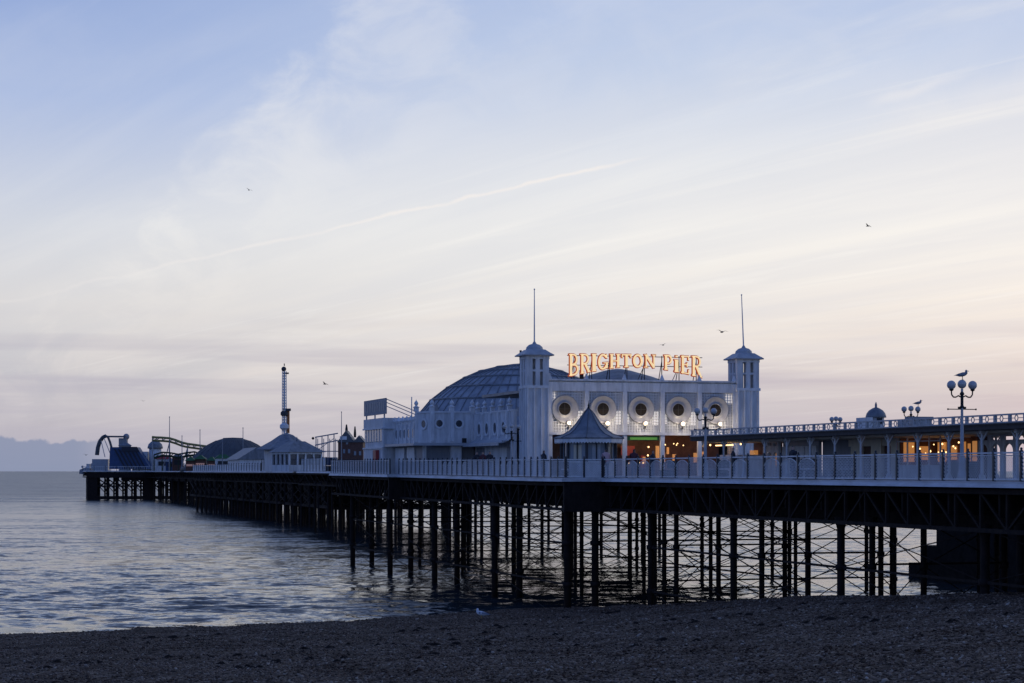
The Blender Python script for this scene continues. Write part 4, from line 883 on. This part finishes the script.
# ------------------------------------------------------------------ people
def body_mesh(name, lean=0.0, seed=0, mats=('coat', 'denim')):
    J = {0: ((0, 0, .92), .155), 1: ((0, lean*.4, 1.15), .15), 2: ((0, lean, 1.38), .17), 3: ((0, lean*1.1, 1.49), .06), 4: ((0, lean*1.15-.02, 1.58), .095), 5: ((0, lean*1.15, 1.68), .085)}
    Ed = [(0, 1), (1, 2), (2, 3), (3, 4), (4, 5)]; k = 6
    for s in (-1, 1):
        for pr, ps in (([(s*.2, lean, 1.38), (s*.24, lean-.04, 1.12), (s*.19, lean-.22, 1.02), (s*.12, lean-.32, 1.06)], (.075, .055, .045, .038)), ([(s*.1, 0, .84), (s*.11, -.02, .47), (s*.12, .02, .09), (s*.13, -.13, .045)], (.105, .075, .055, .045))):
            prev = 2 if ps[0] < .08 else 0
            for p, r in zip(pr, ps): J[k] = (p, r); Ed.append((prev, k)); prev = k; k += 1
    me = bpy.data.meshes.new('tmp'); me.from_pydata([J[i][0] for i in range(k)], Ed, []); o = bpy.data.objects.new('tmp', me); C.objects.link(o)
    mod = o.modifiers.new('s', 'SKIN'); 
    for i in range(k): me.skin_vertices[0].data[i].radius = (J[i][1], J[i][1]*.85)
    me.skin_vertices[0].data[0].use_root = True
    sb = o.modifiers.new('d', 'SUBSURF'); sb.levels = 1
    dg = bpy.context.evaluated_depsgraph_get(); nm = bpy.data.meshes.new_from_object(o.evaluated_get(dg)); nm.name = name
    bpy.data.objects.remove(o)
    nm.materials.clear()
    for q in (mats[0], mats[1], 'skin', 'hair'): nm.materials.append(M[q])
    for p in nm.polygons:
        c = p.center; p.material_index = 1 if c.z < .84 else 0 if c.z < 1.50 else (3 if (c.z > 1.64 or c.y > lean*1.15+.03) else 2)
    nm.shade_smooth(); return nm
ppl = [('person', 'person in a dark coat leaning at the railing left of two others', 476.5, 37.6, 'coat', -.06, 20), ('person', 'person in a maroon coat standing at the railing between two dark coats', 483, 37.4, 'coat2', 0, -30),
       ('person', 'person in a dark coat with broad shoulders nearest the tower at the railing', 489.5, 37.2, 'coat', -.1, 10), ('person', 'person in a pale pink coat standing in front of the pointed roof kiosk', 606, 37.9, 'coat3', 0, 200),
       ('person', 'person in a dark coat standing before the lamplit hall entrance', 653, 43.5, 'coat', 0, 60), ('person', 'person in a dark coat by the railing left of the pointed roof kiosk', 543, 37.0, 'coat', -.05, 120),
       ('person', 'person in a maroon coat by the railing right of the pointed roof kiosk', 634, 40.2, 'coat2', 0, 150), ('person', 'person in a dark coat walking below the right tower', 733, 42.0, 'coat', 0, 70), ('person', 'person in a dark coat walking before the pale doors of the shelter', 793, 42.5, 'coat', 0, -60)]
for nm_, lab, px_, u_, ct, ln_, az_ in ppl:
    u, v = uv_at(px_, u_); x, y = P(u, v)
    o = bpy.data.objects.new('person', body_mesh('person', ln_, 0, (ct, 'denim'))); C.objects.link(o); o.location = (x, y, zd(v)+.002); o.rotation_euler = (0, 0, R(az_)); tag(o, lab, 'person', 'people on the pier')
# benches along the deck
def bench_tree():
    o = empty('bench', '', 'bench', (0, 0, 0), 0, 'benches facing the sea')
    MB().box(-.8, .8, -.2, .22, .42, .47).build('seat', M['timber'], o)
    MB().box(-.8, .8, .24, .29, .55, .98).build('backrest', M['timber'], o)
    for s in (-.7, .7): MB().box(s-.03, s+.03, -.2, .3, 0, .42).build('leg', M['ironb'], o)
    return o
b0 = bench_tree()
for k, (px_, u_, lab) in enumerate([(560, 37.2, 'dark bench behind the railing left of the pointed roof kiosk'), (668, 39.3, 'dark bench behind the railing left of the lamp post by the hall'), (718, 39.3, 'dark bench behind the railing below the right tower'), (803, 39.3, 'dark bench behind the railing under the arched screen'), (842, 39.3, 'dark bench behind the railing before the cream wall')]):
    o = b0 if k == 0 else copy_tree(b0)
    u, v = uv_at(px_, u_); x, y = P(u, v); o.location = (x, y, zd(v)); o.rotation_euler = (0, 0, PHI+R(-90 if k else -90)); o['label'] = lab

# ------------------------------------------------------------------ gulls
def gull_flying(label, px_, py_, Y, span, rz, bank):
    o = empty('gull', label, 'bird', ((px_-512)/F*Y, Y, CAMZ+(471-py_)*Y/F), rz, 'gulls in flight'); o.rotation_euler = (0, bank, rz); s = span/1.3
    bd = MB(); bd.lathe([(.005, -.3), (.035, -.24), (.075, -.1), (.08, .05), (.05, .17), (.05, .22), (.035, .28), (.005, .33)], 8); bd.v = [(x*s, z*s, y*s) for x, y, z in bd.v]
    bd.build('body', M['gulld'], o, True)
    for g_ in (-1, 1):
        MB().add([(g_*.05*s,.10*s,.03*s),(g_*.05*s,-.10*s,.02*s),(g_*.33*s,.12*s,.16*s),(g_*.33*s,-.06*s,.15*s),(g_*.65*s,-.06*s,.10*s),(g_*.62*s,-.11*s,.095*s),(g_*.05*s,.0,-.0*s),(g_*.33*s,.02*s,.135*s)],
                 [(0,2,3,1),(2,4,5,3),(0,6,7,2),(6,1,3,7),(2,7,4),(7,3,5,4)]).build('wing', M['gulld'], o)
for a in [('gull gliding high over the right side of the pier', 868, 226, 150, .75, .8, .3), ('gull with spread wings near the right tower flagpole', 722, 332, 140, 1.0, .4, .1), ('small gull above the lettered sign', 663, 345, 150, .7, -.5, -.2),
          ('gull flying right of the tall ride mast', 325, 384, 220, 1.1, 1.0, .35), ('tiny gull above the far end of the pier', 143, 401, 400, 1.1, .2, .2), ('tiny gull low over the sea left of the pier end', 86, 455, 420, 1.5, .6, .1), ('tiny gull high in the left of the sky', 249, 190, 300, 1.2, .6, .3)]:
    gull_flying(*a)
def gull_standing(label, loc, rz, mb_='gullw', s=1.0):
    o = empty('gull', label, 'bird', loc, rz, 'gulls standing'); o.scale = (s, s, s)
    bd = MB(); bd.lathe([(.004, -.27), (.03, -.2), (.075, -.1), (.095, .02), (.085, .12), (.05, .19), (.004, .23)], 10)
    bd.v = [(z, x, y+.22+.18*z) for x, y, z in bd.v]
    bd.lathe([(.06, 0), (.055, .05), (.052, .08), (.05, .12), (.02, .16), (.004, .165)], 10, (.18, 0, .26)); bd.build('body', M[mb_], o, True)
    MB().bar((.22, 0, .375), (.30, 0, .36), .018, .022).build('bill', M['bill'], o)
    for g_ in (-1, 1):
        MB().add([(.12, g_*.085, .29), (.10, g_*.10, .20), (-.12, g_*.085, .19), (-.36, g_*.02, .17), (-.12, g_*.06, .27), (.12, g_*.06, .30)], [(0,1,2,3,4,5)] if g_ < 0 else [(5,4,3,2,1,0)]).build('wing', M['gullg'], o)
        MB().tube((.02, g_*.035, 0), (.02, g_*.035, .16), .009).box(-.01, .06, g_*.035-.015, g_*.035+.015, 0, .01).build('leg', M['bill'], o)
u, v = uv_at(962, 39.6); x, y = P(u, v); gull_standing('dark gull perched on the middle globe of the tall right lamp', (x, y, zd(v)+3.96+.07), 0.1, 'gullg', .95)
u, v = uv_at(911, 58.5); x, y = P(u, v); gull_standing('gull perched on the right globe of the lamp behind the shelter', (x+.47*CU, y+.47*SU, zd(v)+4.36+.03), .2, 'gullg')
gx, gy = (482-512)/F*103, 103.0; gz = float(beach_z(np.array([gx]), np.array([gy]))[0])
gull_standing('white gull standing alone on the shingle near the water', (gx, gy, gz+.0), PI*.93, 'gullw', 1.3)

# ------------------------------------------------------------------ far pier: pavilions and rides
def zpx(py_, Y): return CAMZ+(471-py_)*Y/F
pv = far('pavilion', 'white octagonal sided pavilion with grey hipped roof at the edge of the far deck', 'pavilion', 297, 300, 8.25, R(34))
MB().box(-2.8, 2.8, -2.8, 2.8, 0, .95).box(-2.8, 2.8, -2.8, 2.8, 2.55, 2.85).build('wall', M['white'], pv)
MB().box(-2.6, 2.6, -2.6, 2.6, .96, 2.54).build('glazing', M['glass'], pv)
for k in range(5):
    for xx, yy in ((-2.7+k*1.35, -2.72), (-2.72, -2.7+k*1.35))[:1 if k == 0 else 2]: MB().box(xx-.13, xx+.13, yy-.08, yy+.1, .951, 2.549).build('mullion', M['white2'], pv)
MB().frustum((0, 0), 3.2, 3.2, 2.86, 1.3, 1.3, 4.2).frustum((0, 0), 1.29, 1.29, 4.2, .9, .9, 4.5).lathe([(.12, 4.5), (.15, 4.7), (.02, 5.2)], 8).build('roof', M['slate'], pv)
pv2 = far('pavilion', 'pavilion with tall pointed grey roof at the foot of the ride mast', 'pavilion', 286.5, 325, 8.25, R(20))
MB().box(-3.0, 3.0, -3, 3, 0, 3.6).build('wall', M['white'], pv2)
MB().lathe([(5.0, 3.5), (4.9, 3.65), (2.6, 4.9), (1.1, 5.9), (.12, 6.25), (.05, 6.9)], 8).build('roof', M['slate'], pv2)
gb = far('long_shed', 'low shed with pale grey pitched roof left of the pointed pavilion', 'shed', 255, 380, 8.26, PHI)
MB().box(-3.4, 6, -3, 12, 0, 2.2).build('wall', M['white'], gb)
MB().wallprism([(-3.9, 2.2), (6.5, 2.2), (6.5, 3.0), (2.5, 4.5), (-.2, 4.5)], -3.3, 12.3).build('roof', M['slate'], gb)
# ride mast
YB = 400
bm_ = far('ride_mast', 'tall white ride mast with a dark ball at its tip above the pavilions', 'ride', 284.3, YB, 8.27)
zt = lambda p: zpx(p, YB)-8.27
ms = MB()
for a in range(4):
    c, sn = .45*math.cos(a*PI/2+.4), .45*math.sin(a*PI/2+.4); ms.tube((c, sn, 0), (c*.9, sn*.9, zt(371)), .10, .08, 6)
for k in range(22):
    z0 = zt(432)+k*.55
    for a in range(4):
        c, sn = .42*math.cos(a*PI/2+.4), .42*math.sin(a*PI/2+.4); c2_, s2_ = .42*math.cos(a*PI/2+PI/2+.4), .42*math.sin(a*PI/2+PI/2+.4); ms.tube((c, sn, z0), (c2_, s2_, z0+.55), .05, None, 5)
ms.tube((0, 0, 0), (0, 0, zt(371)), .22, .18, 8)
ms.build('mast', M['white2'], bm_)
MB().ball((-.1, 0, zt(369)), .5, 10, 8).tube((0, 0, zt(366)), (0, 0, zt(363.5)), .1).box(-.1, .9, -.2, .2, zt(374), zt(372.5)).build('tip_ball', M['gulld'], bm_)
MB().lathe([(.5, zt(416)), (.75, zt(415)), (.75, zt(412.5)), (.5, zt(411))], 10).box(-.2, 1.3, -.3, .3, zt(411), zt(408.5)).build('gondola', M['gulld'], bm_)
MB().tube((.75, .3, zt(433)), (.75, .3, zt(411)), .28, .28, 8).build('counterweight', M['orange'], bm_)
MB().lathe([(.5, zt(430)), (.9, zt(428)), (.9, zt(425)), (.4, zt(423))], 10).build('drum', M['white2'], bm_)
# dark domed tent
tn = far('domed_tent', 'broad dark grey domed tent rising behind the far pier stalls', 'tent', 233, 500, 8.27)
MB().lathe([(13.5, 0), (12.0, 1.3), (10.2, 3.3), (8.3, 5.1), (6.2, 6.6), (4.2, 7.6), (2.6, 8.1), (2.4, 8.3), (.05, 8.4)], 28).build('canvas', M['tentgrey'], tn, True)
rb = MB()
for i in range(28):
    a = 2*PI*i/28; rb.path([(r*1.003*math.cos(a), r*1.003*math.sin(a), z+.02) for r, z in [(12.0, 1.3), (10.2, 3.3), (8.3, 5.1), (6.2, 6.6), (4.2, 7.6)]], .06, 4)
rb.build('seam', M['slate2'], tn)
# roller coaster
YR = 545
rc = far('roller_coaster', 'yellow green roller coaster track on thin supports sloping down behind the white turret', 'ride', 180, YR, 8.27)
tp_ = [(152, 437), (156, 437.4), (162, 437.6), (169, 438.2), (175, 440), (181, 442.4), (187, 443.8), (193, 444.6), (200, 445.6), (207, 446.5), (214, 449)]
P3 = [((a-180)/F*YR, 0, zpx(b, YR)-8.27) for a, b in tp_]
MB().path(P3, .32, 6).path([(x, 1.4, z) for x, y, z in P3], .32, 6).path([(x, .7, z-.9) for x, y, z in P3], .3, 6).build('track', M['yellow'], rc)
sp_ = MB()
for k, (x, y, z) in enumerate(P3):
    sp_.bar((x, 0, z), (x, .7, z-.7), .14); sp_.bar((x, 1.4, z), (x, .7, z-.7), .14)
    if k < len(P3)-1:
        x2, _, z2 = P3[k+1]; sp_.bar((x, 0, z-.6), (x2, 0, z2), .12); sp_.bar((x, .7, z-.7), (x2, .7, z2+.2), .12)
    if k in (0, 3, 6, 8): sp_.tube((x, .7, 0), (x, .7, z-.5), .2, None, 6)
    if k in (3, 6): sp_.tube((x-2.2, 2, 0), (x, .7, z-1.2), .14, None, 6)
sp_.build('support', M['steel'], rc)
P4 = [((a-180)/F*YR, -6, zpx(b, YR)-8.27) for a, b in [(158, 455), (166, 452.5), (174, 453), (182, 454.5), (190, 453), (198, 452), (206, 455), (214, 457)]]
lt = MB().path(P4, .22, 6).path([(x, y, z-.9) for x, y, z in P4], .3, 6)
for x, y, z in P4: lt.tube((x, y, 0), (x, y, z), .16, None, 6); lt.bar((x, y, z-.9), (x+1.2, y, z), .2)
lt.build('lower_track', M['leaf'], rc)
# white turret and its hall
YT = 588
th = far('turret_building', 'small white end building with a round domed turret', 'building', 147, YT, 8.27)
k_ = YT/F
MB().box(-15*k_, 0, 0, 8, 0, 19.5*k_).box(0, 34*k_, 2, 8, 0, 8*k_).build('wall', M['white'], th)
MB().lathe([(6.5*k_, 0), (6.2*k_, 23*k_)], 16, (7*k_, 2, 0)).build('turret', M['white'], th, True)
MB().lathe([(7.6*k_, 22.5*k_), (7.8*k_, 24*k_), (6.8*k_, 27*k_), (4.2*k_, 29.5*k_), (1*k_, 30.8*k_), (.1, 32.5*k_)], 16, (7*k_, 2, 0)).build('turret_roof', M['slate'], th, True)
for x in (-12.5, -9, -5.5, -3): MB().box(x*k_, (x+2)*k_, -.08, .02, 9*k_, 15*k_).build('window', M['glass'], th)
MB().box(-13*k_, -1*k_, -.3, .0, 5.2*k_, 6.5*k_).build('ledge', M['grey'], th)
MB().box(12*k_, 33*k_, 1.6, 1.98, 2*k_, 6*k_).build('booth_front', M['red'], th)
# blue slide
sl_ = far('blue_slide', 'dark blue slide tower with slanting lanes at the seaward end', 'slide', 109, 583.5, 8.27)
k_ = 583.5/F
MB().wallprism([(0, 2*k_), (42*k_, 2*k_), (28*k_, 24*k_), (1*k_, 24*k_)], 0, 5).build('slide_body', M['blue'], sl_)
ln2 = MB()
for q in range(6): x0 = 9+q*4; ln2.wallprism([((x0+7)*k_, 2.2*k_), ((x0+8.6)*k_, 2.2*k_), ((x0-2.4)*k_, 22*k_), ((x0-4)*k_, 22*k_)], -.35, -.003)
ln2.build('lane_divider', M['blued'], sl_)
MB().wallprism([(13*k_, 19.5*k_), (31*k_, 19.5*k_), (28.3*k_, 24.3*k_), (13*k_, 24.3*k_)], -.7, -.352).build('head_platform', M['blued'], sl_)
# loop ride
lr = far('loop_ride', 'dark arched swing ride with a straight top beam at the seaward end', 'ride', 96, 600, 8.27)
k_ = 600/F
def pth(pts): return [(a*k_, 0, b*k_) for a, b in pts]
MB().path(pth([(0, 16), (1, 24), (3, 30), (6, 34), (9, 35.5), (12, 34), (14, 29), (16, 22), (18, 15)]), .38, 6).path([(x, 2, z) for x, y, z in pth([(0, 16), (1, 24), (3, 30), (6, 34), (9, 35.5)])], .55, 6).build('arch', M['slate2'], lr)
MB().bar((9*k_, 0, 34.6*k_), (30*k_, 0, 34.4*k_), .5, .5).build('top_beam', M['slate2'], lr)
MB().box(22*k_, 30*k_, 1, 3, 14*k_, 33*k_).ball((29*k_, 2, 34.5*k_), 3.2*k_, 8, 6).build('ride_tower', M['grey'], lr)
MB().bar((5*k_, 0, 31*k_), (9*k_, 0, 14*k_), .2).bar((8*k_, 0, 33*k_), (14*k_, 0, 18*k_), .2).box(-4*k_, 12*k_, 0, 5, 0, 12*k_).wallprism([(-15*k_, 0), (-4*k_, 0), (-4*k_, 8*k_), (-8*k_, 6*k_)], 0, 4).build('ride_base', M['palelead'], lr)
jt = far('landing_stage', 'pale boat shaped lookout at the outer tip of the pier', 'lookout', 84, 586, 6.6)
k_ = 586/F
MB().wallprism([(-5*k_, 3*k_), (4*k_, 2*k_), (6*k_, 8*k_), (0, 9*k_), (-4.5*k_, 7*k_)], 0, 4).build('hull', M['grey'], jt)
MB().box(-3.5*k_, -2*k_, 1, 2, 9*k_, 11*k_).box(2*k_, 5*k_, .5, 3, 8.6*k_, 13*k_).build('deck_house', M['white'], jt)
# lit stalls
for k, (px_, wd, hh, ma, lab) in enumerate([(190, 9, 2.6, 'pinkglow', 'small pink lit stall behind the far railing nearest the coaster'), (200, 10, 3.0, 'warmdim', 'small amber lit stall behind the far railing between two others'), (211, 8, 2.6, 'pinkglow', 'small pink lit stall below the dark domed tent')]):
    o = far('fair_stall', lab, 'stall', px_, 450, 8.27, 0, 'lit fairground stalls'); hw = wd/2*450/F
    MB().box(-hw, hw, .3, 2.4, 0, hh*.9).build('stall_body', M['brown'], o)
    MB().box(-hw*.85, hw*.85, .1, .29, 1.1, hh*.6).build('lit_front', M['pinkglow'], o)
    MB().frustum((0, 1.2), hw+.2, 1.6, hh*.9, .2, .4, hh*.9+.9).build('awning', M['green'], o)
for px_, Y, wd, hh, mm, rm, lab in [(164, 560, 4.5, 3.4, 'white', 'red', 'white booth with red roof below the roller coaster'), (172, 555, 3.4, 2.6, 'blue', 'grey', 'small blue booth with grey roof below the roller coaster'), (178, 548, 3.0, 3.8, 'brown', 'slate', 'tall narrow brown booth below the coaster slope'), (223, 440, 3.2, 2.8, 'white', 'green', 'white booth with green roof left of the dark green covered ride'), (252, 400, 2.6, 2.5, 'grey', 'slate', 'grey booth right of the dark green covered ride'), (125, 597, 3.6, 7.6, 'grey', 'slate', 'grey block behind the blue slide')]:
    o = far('booth', lab, 'booth', px_, Y, 8.27, .2, 'booths on the far pier'); hw = wd/2
    MB().box(-hw, hw, 0, 2.4, 0, hh).build('booth_wall', M[mm], o); MB().frustum((0, 1.2), hw+.3, 1.6, hh+.001, hw*.4, .5, hh+.9).build('roof', M[rm], o)
    MB().box(-hw*.7, hw*.7, -.06, -.003, hh*.45, hh*.8).build('hatch', M['dark'], o)
hg = far('hedge_ride', 'long dark green covered ride behind the far railing', 'ride', 239, 420, 8.27)
MB().box(-2.0, 2.0, 0, 3, .6, 2.4).frustum((0, 1.5), 2.1, 1.6, 2.41, 1.6, .8, 2.9).build('cover', M['leaf'], hg); MB().box(-1.6, -1.4, 0, .2, 0, .6).box(1.4, 1.6, 0, .2, 0, .6).build('leg', M['ironb'], hg)
# haunted house
YH = 330
hh = far('haunted_house', 'dark brown gabled ghost ride with small spires beside the hall', 'ride', 350, YH, 8.25)
k_ = YH/F
MB().box(-12*k_, 13*k_, 0, 6, 0, 29*k_).build('wall', M['brown'], hh)
MB().wallprism([(-13*k_, 29*k_), (5*k_, 29*k_), (-4*k_, 41*k_)], -.3, 6).wallprism([(3*k_, 29*k_), (15*k_, 29*k_), (9*k_, 36*k_)], -.2, 6).build('gable_roof', M['slate2'], hh)
MB().lathe([(1.2*k_, 38*k_), (1.4*k_, 42*k_), (.1, 47*k_)], 6, (-4*k_, 1, 0)).lathe([(1.2*k_, 34*k_), (1.3*k_, 38*k_), (.1, 45*k_)], 6, (4.5*k_, 1, 0)).build('spire', M['ironb'], hh)
for x, z in ((-7, 22), (-2, 22), (4, 20), (9, 20), (-4, 31)): MB().box(x*k_, (x+2.2)*k_, -.08, .02, (z-4)*k_, z*k_).build('window', M['glass2'], hh)
MB().box(-11*k_, 12*k_, -.5, -.05, 5*k_, 9*k_).build('carriage_front', M['orange'], hh)
MB().box(-10*k_, -3*k_, -.4, -.09, 31.5*k_, 35*k_).build('gable_board', M['white2'], hh)
sf = far('scaffold_ride', 'open white scaffold frame between the pavilion and the ghost ride', 'ride', 330, 335, 8.25)
k_ = 335/F
f_ = MB()
for x in (-14, -8, -2, 4): f_.tube((x*k_, 0, 0), (x*k_, 0, (34+.25*x+3)*k_), .09, None, 6); f_.tube((x*k_, 3, 0), (x*k_, 3, 33*k_), .07, None, 6)
f_.bar((-15*k_, 0, 34*k_), (8*k_, 0, 38*k_), .2).bar((-15*k_, 0, 26*k_), (8*k_, 0, 31*k_), .2).bar((-15*k_, 0, 20*k_), (8*k_, 0, 20*k_), .15).bar((-14*k_, 0, 20*k_), (4*k_, 0, 33*k_), .1)
f_.build('scaffold', M['steel'], sf)
MB().box(-12*k_, -5*k_, .5, 2.5, 6*k_, 14*k_).box(2*k_, 7*k_, .5, 2.5, 6*k_, 14*k_).build('pale_car', M['white2'], sf)
MB().box(-4.5*k_, 1.5*k_, .4, 2.5, 6*k_, 14*k_).build('blue_car', M['blue'], sf); MB().box(-15*k_, 8*k_, .3, 2.6, 0, 5.5*k_).build('platform', M['timber'], sf)
MB().ball((-17*k_, 0, 33*k_), 1.4*k_, 8, 6).build('lamp_head', M['ironb'], sf)
# masts
for px_, top, Y, lab in [(169.5, 417, 545, 'thin flag mast beside the roller coaster crest'), (182, 436, 520, 'shortest thin mast below the coaster slope'), (200, 430, 520, 'thin mast left of the dark domed tent'), (222.5, 440, 430, 'thin pale mast in front of the dark domed tent'), (243, 428, 420, 'thin mast rising right of the dark domed tent peak'), (341.5, 412, 300, 'tall thin mast in front of the ghost ride')]:
    o = far('flag_mast', lab, 'mast', px_, Y, 8.2, 0, 'thin masts on the far pier'); h = zpx(top, Y)-8.2
    MB().tube((0, 0, 0), (0, 0, h), .13*Y/450, .07*Y/450, 6).build('pole', M['grey'], o); MB().ball((0, 0, h), .13*Y/450, 6, 5).build('truck', M['grey'], o)
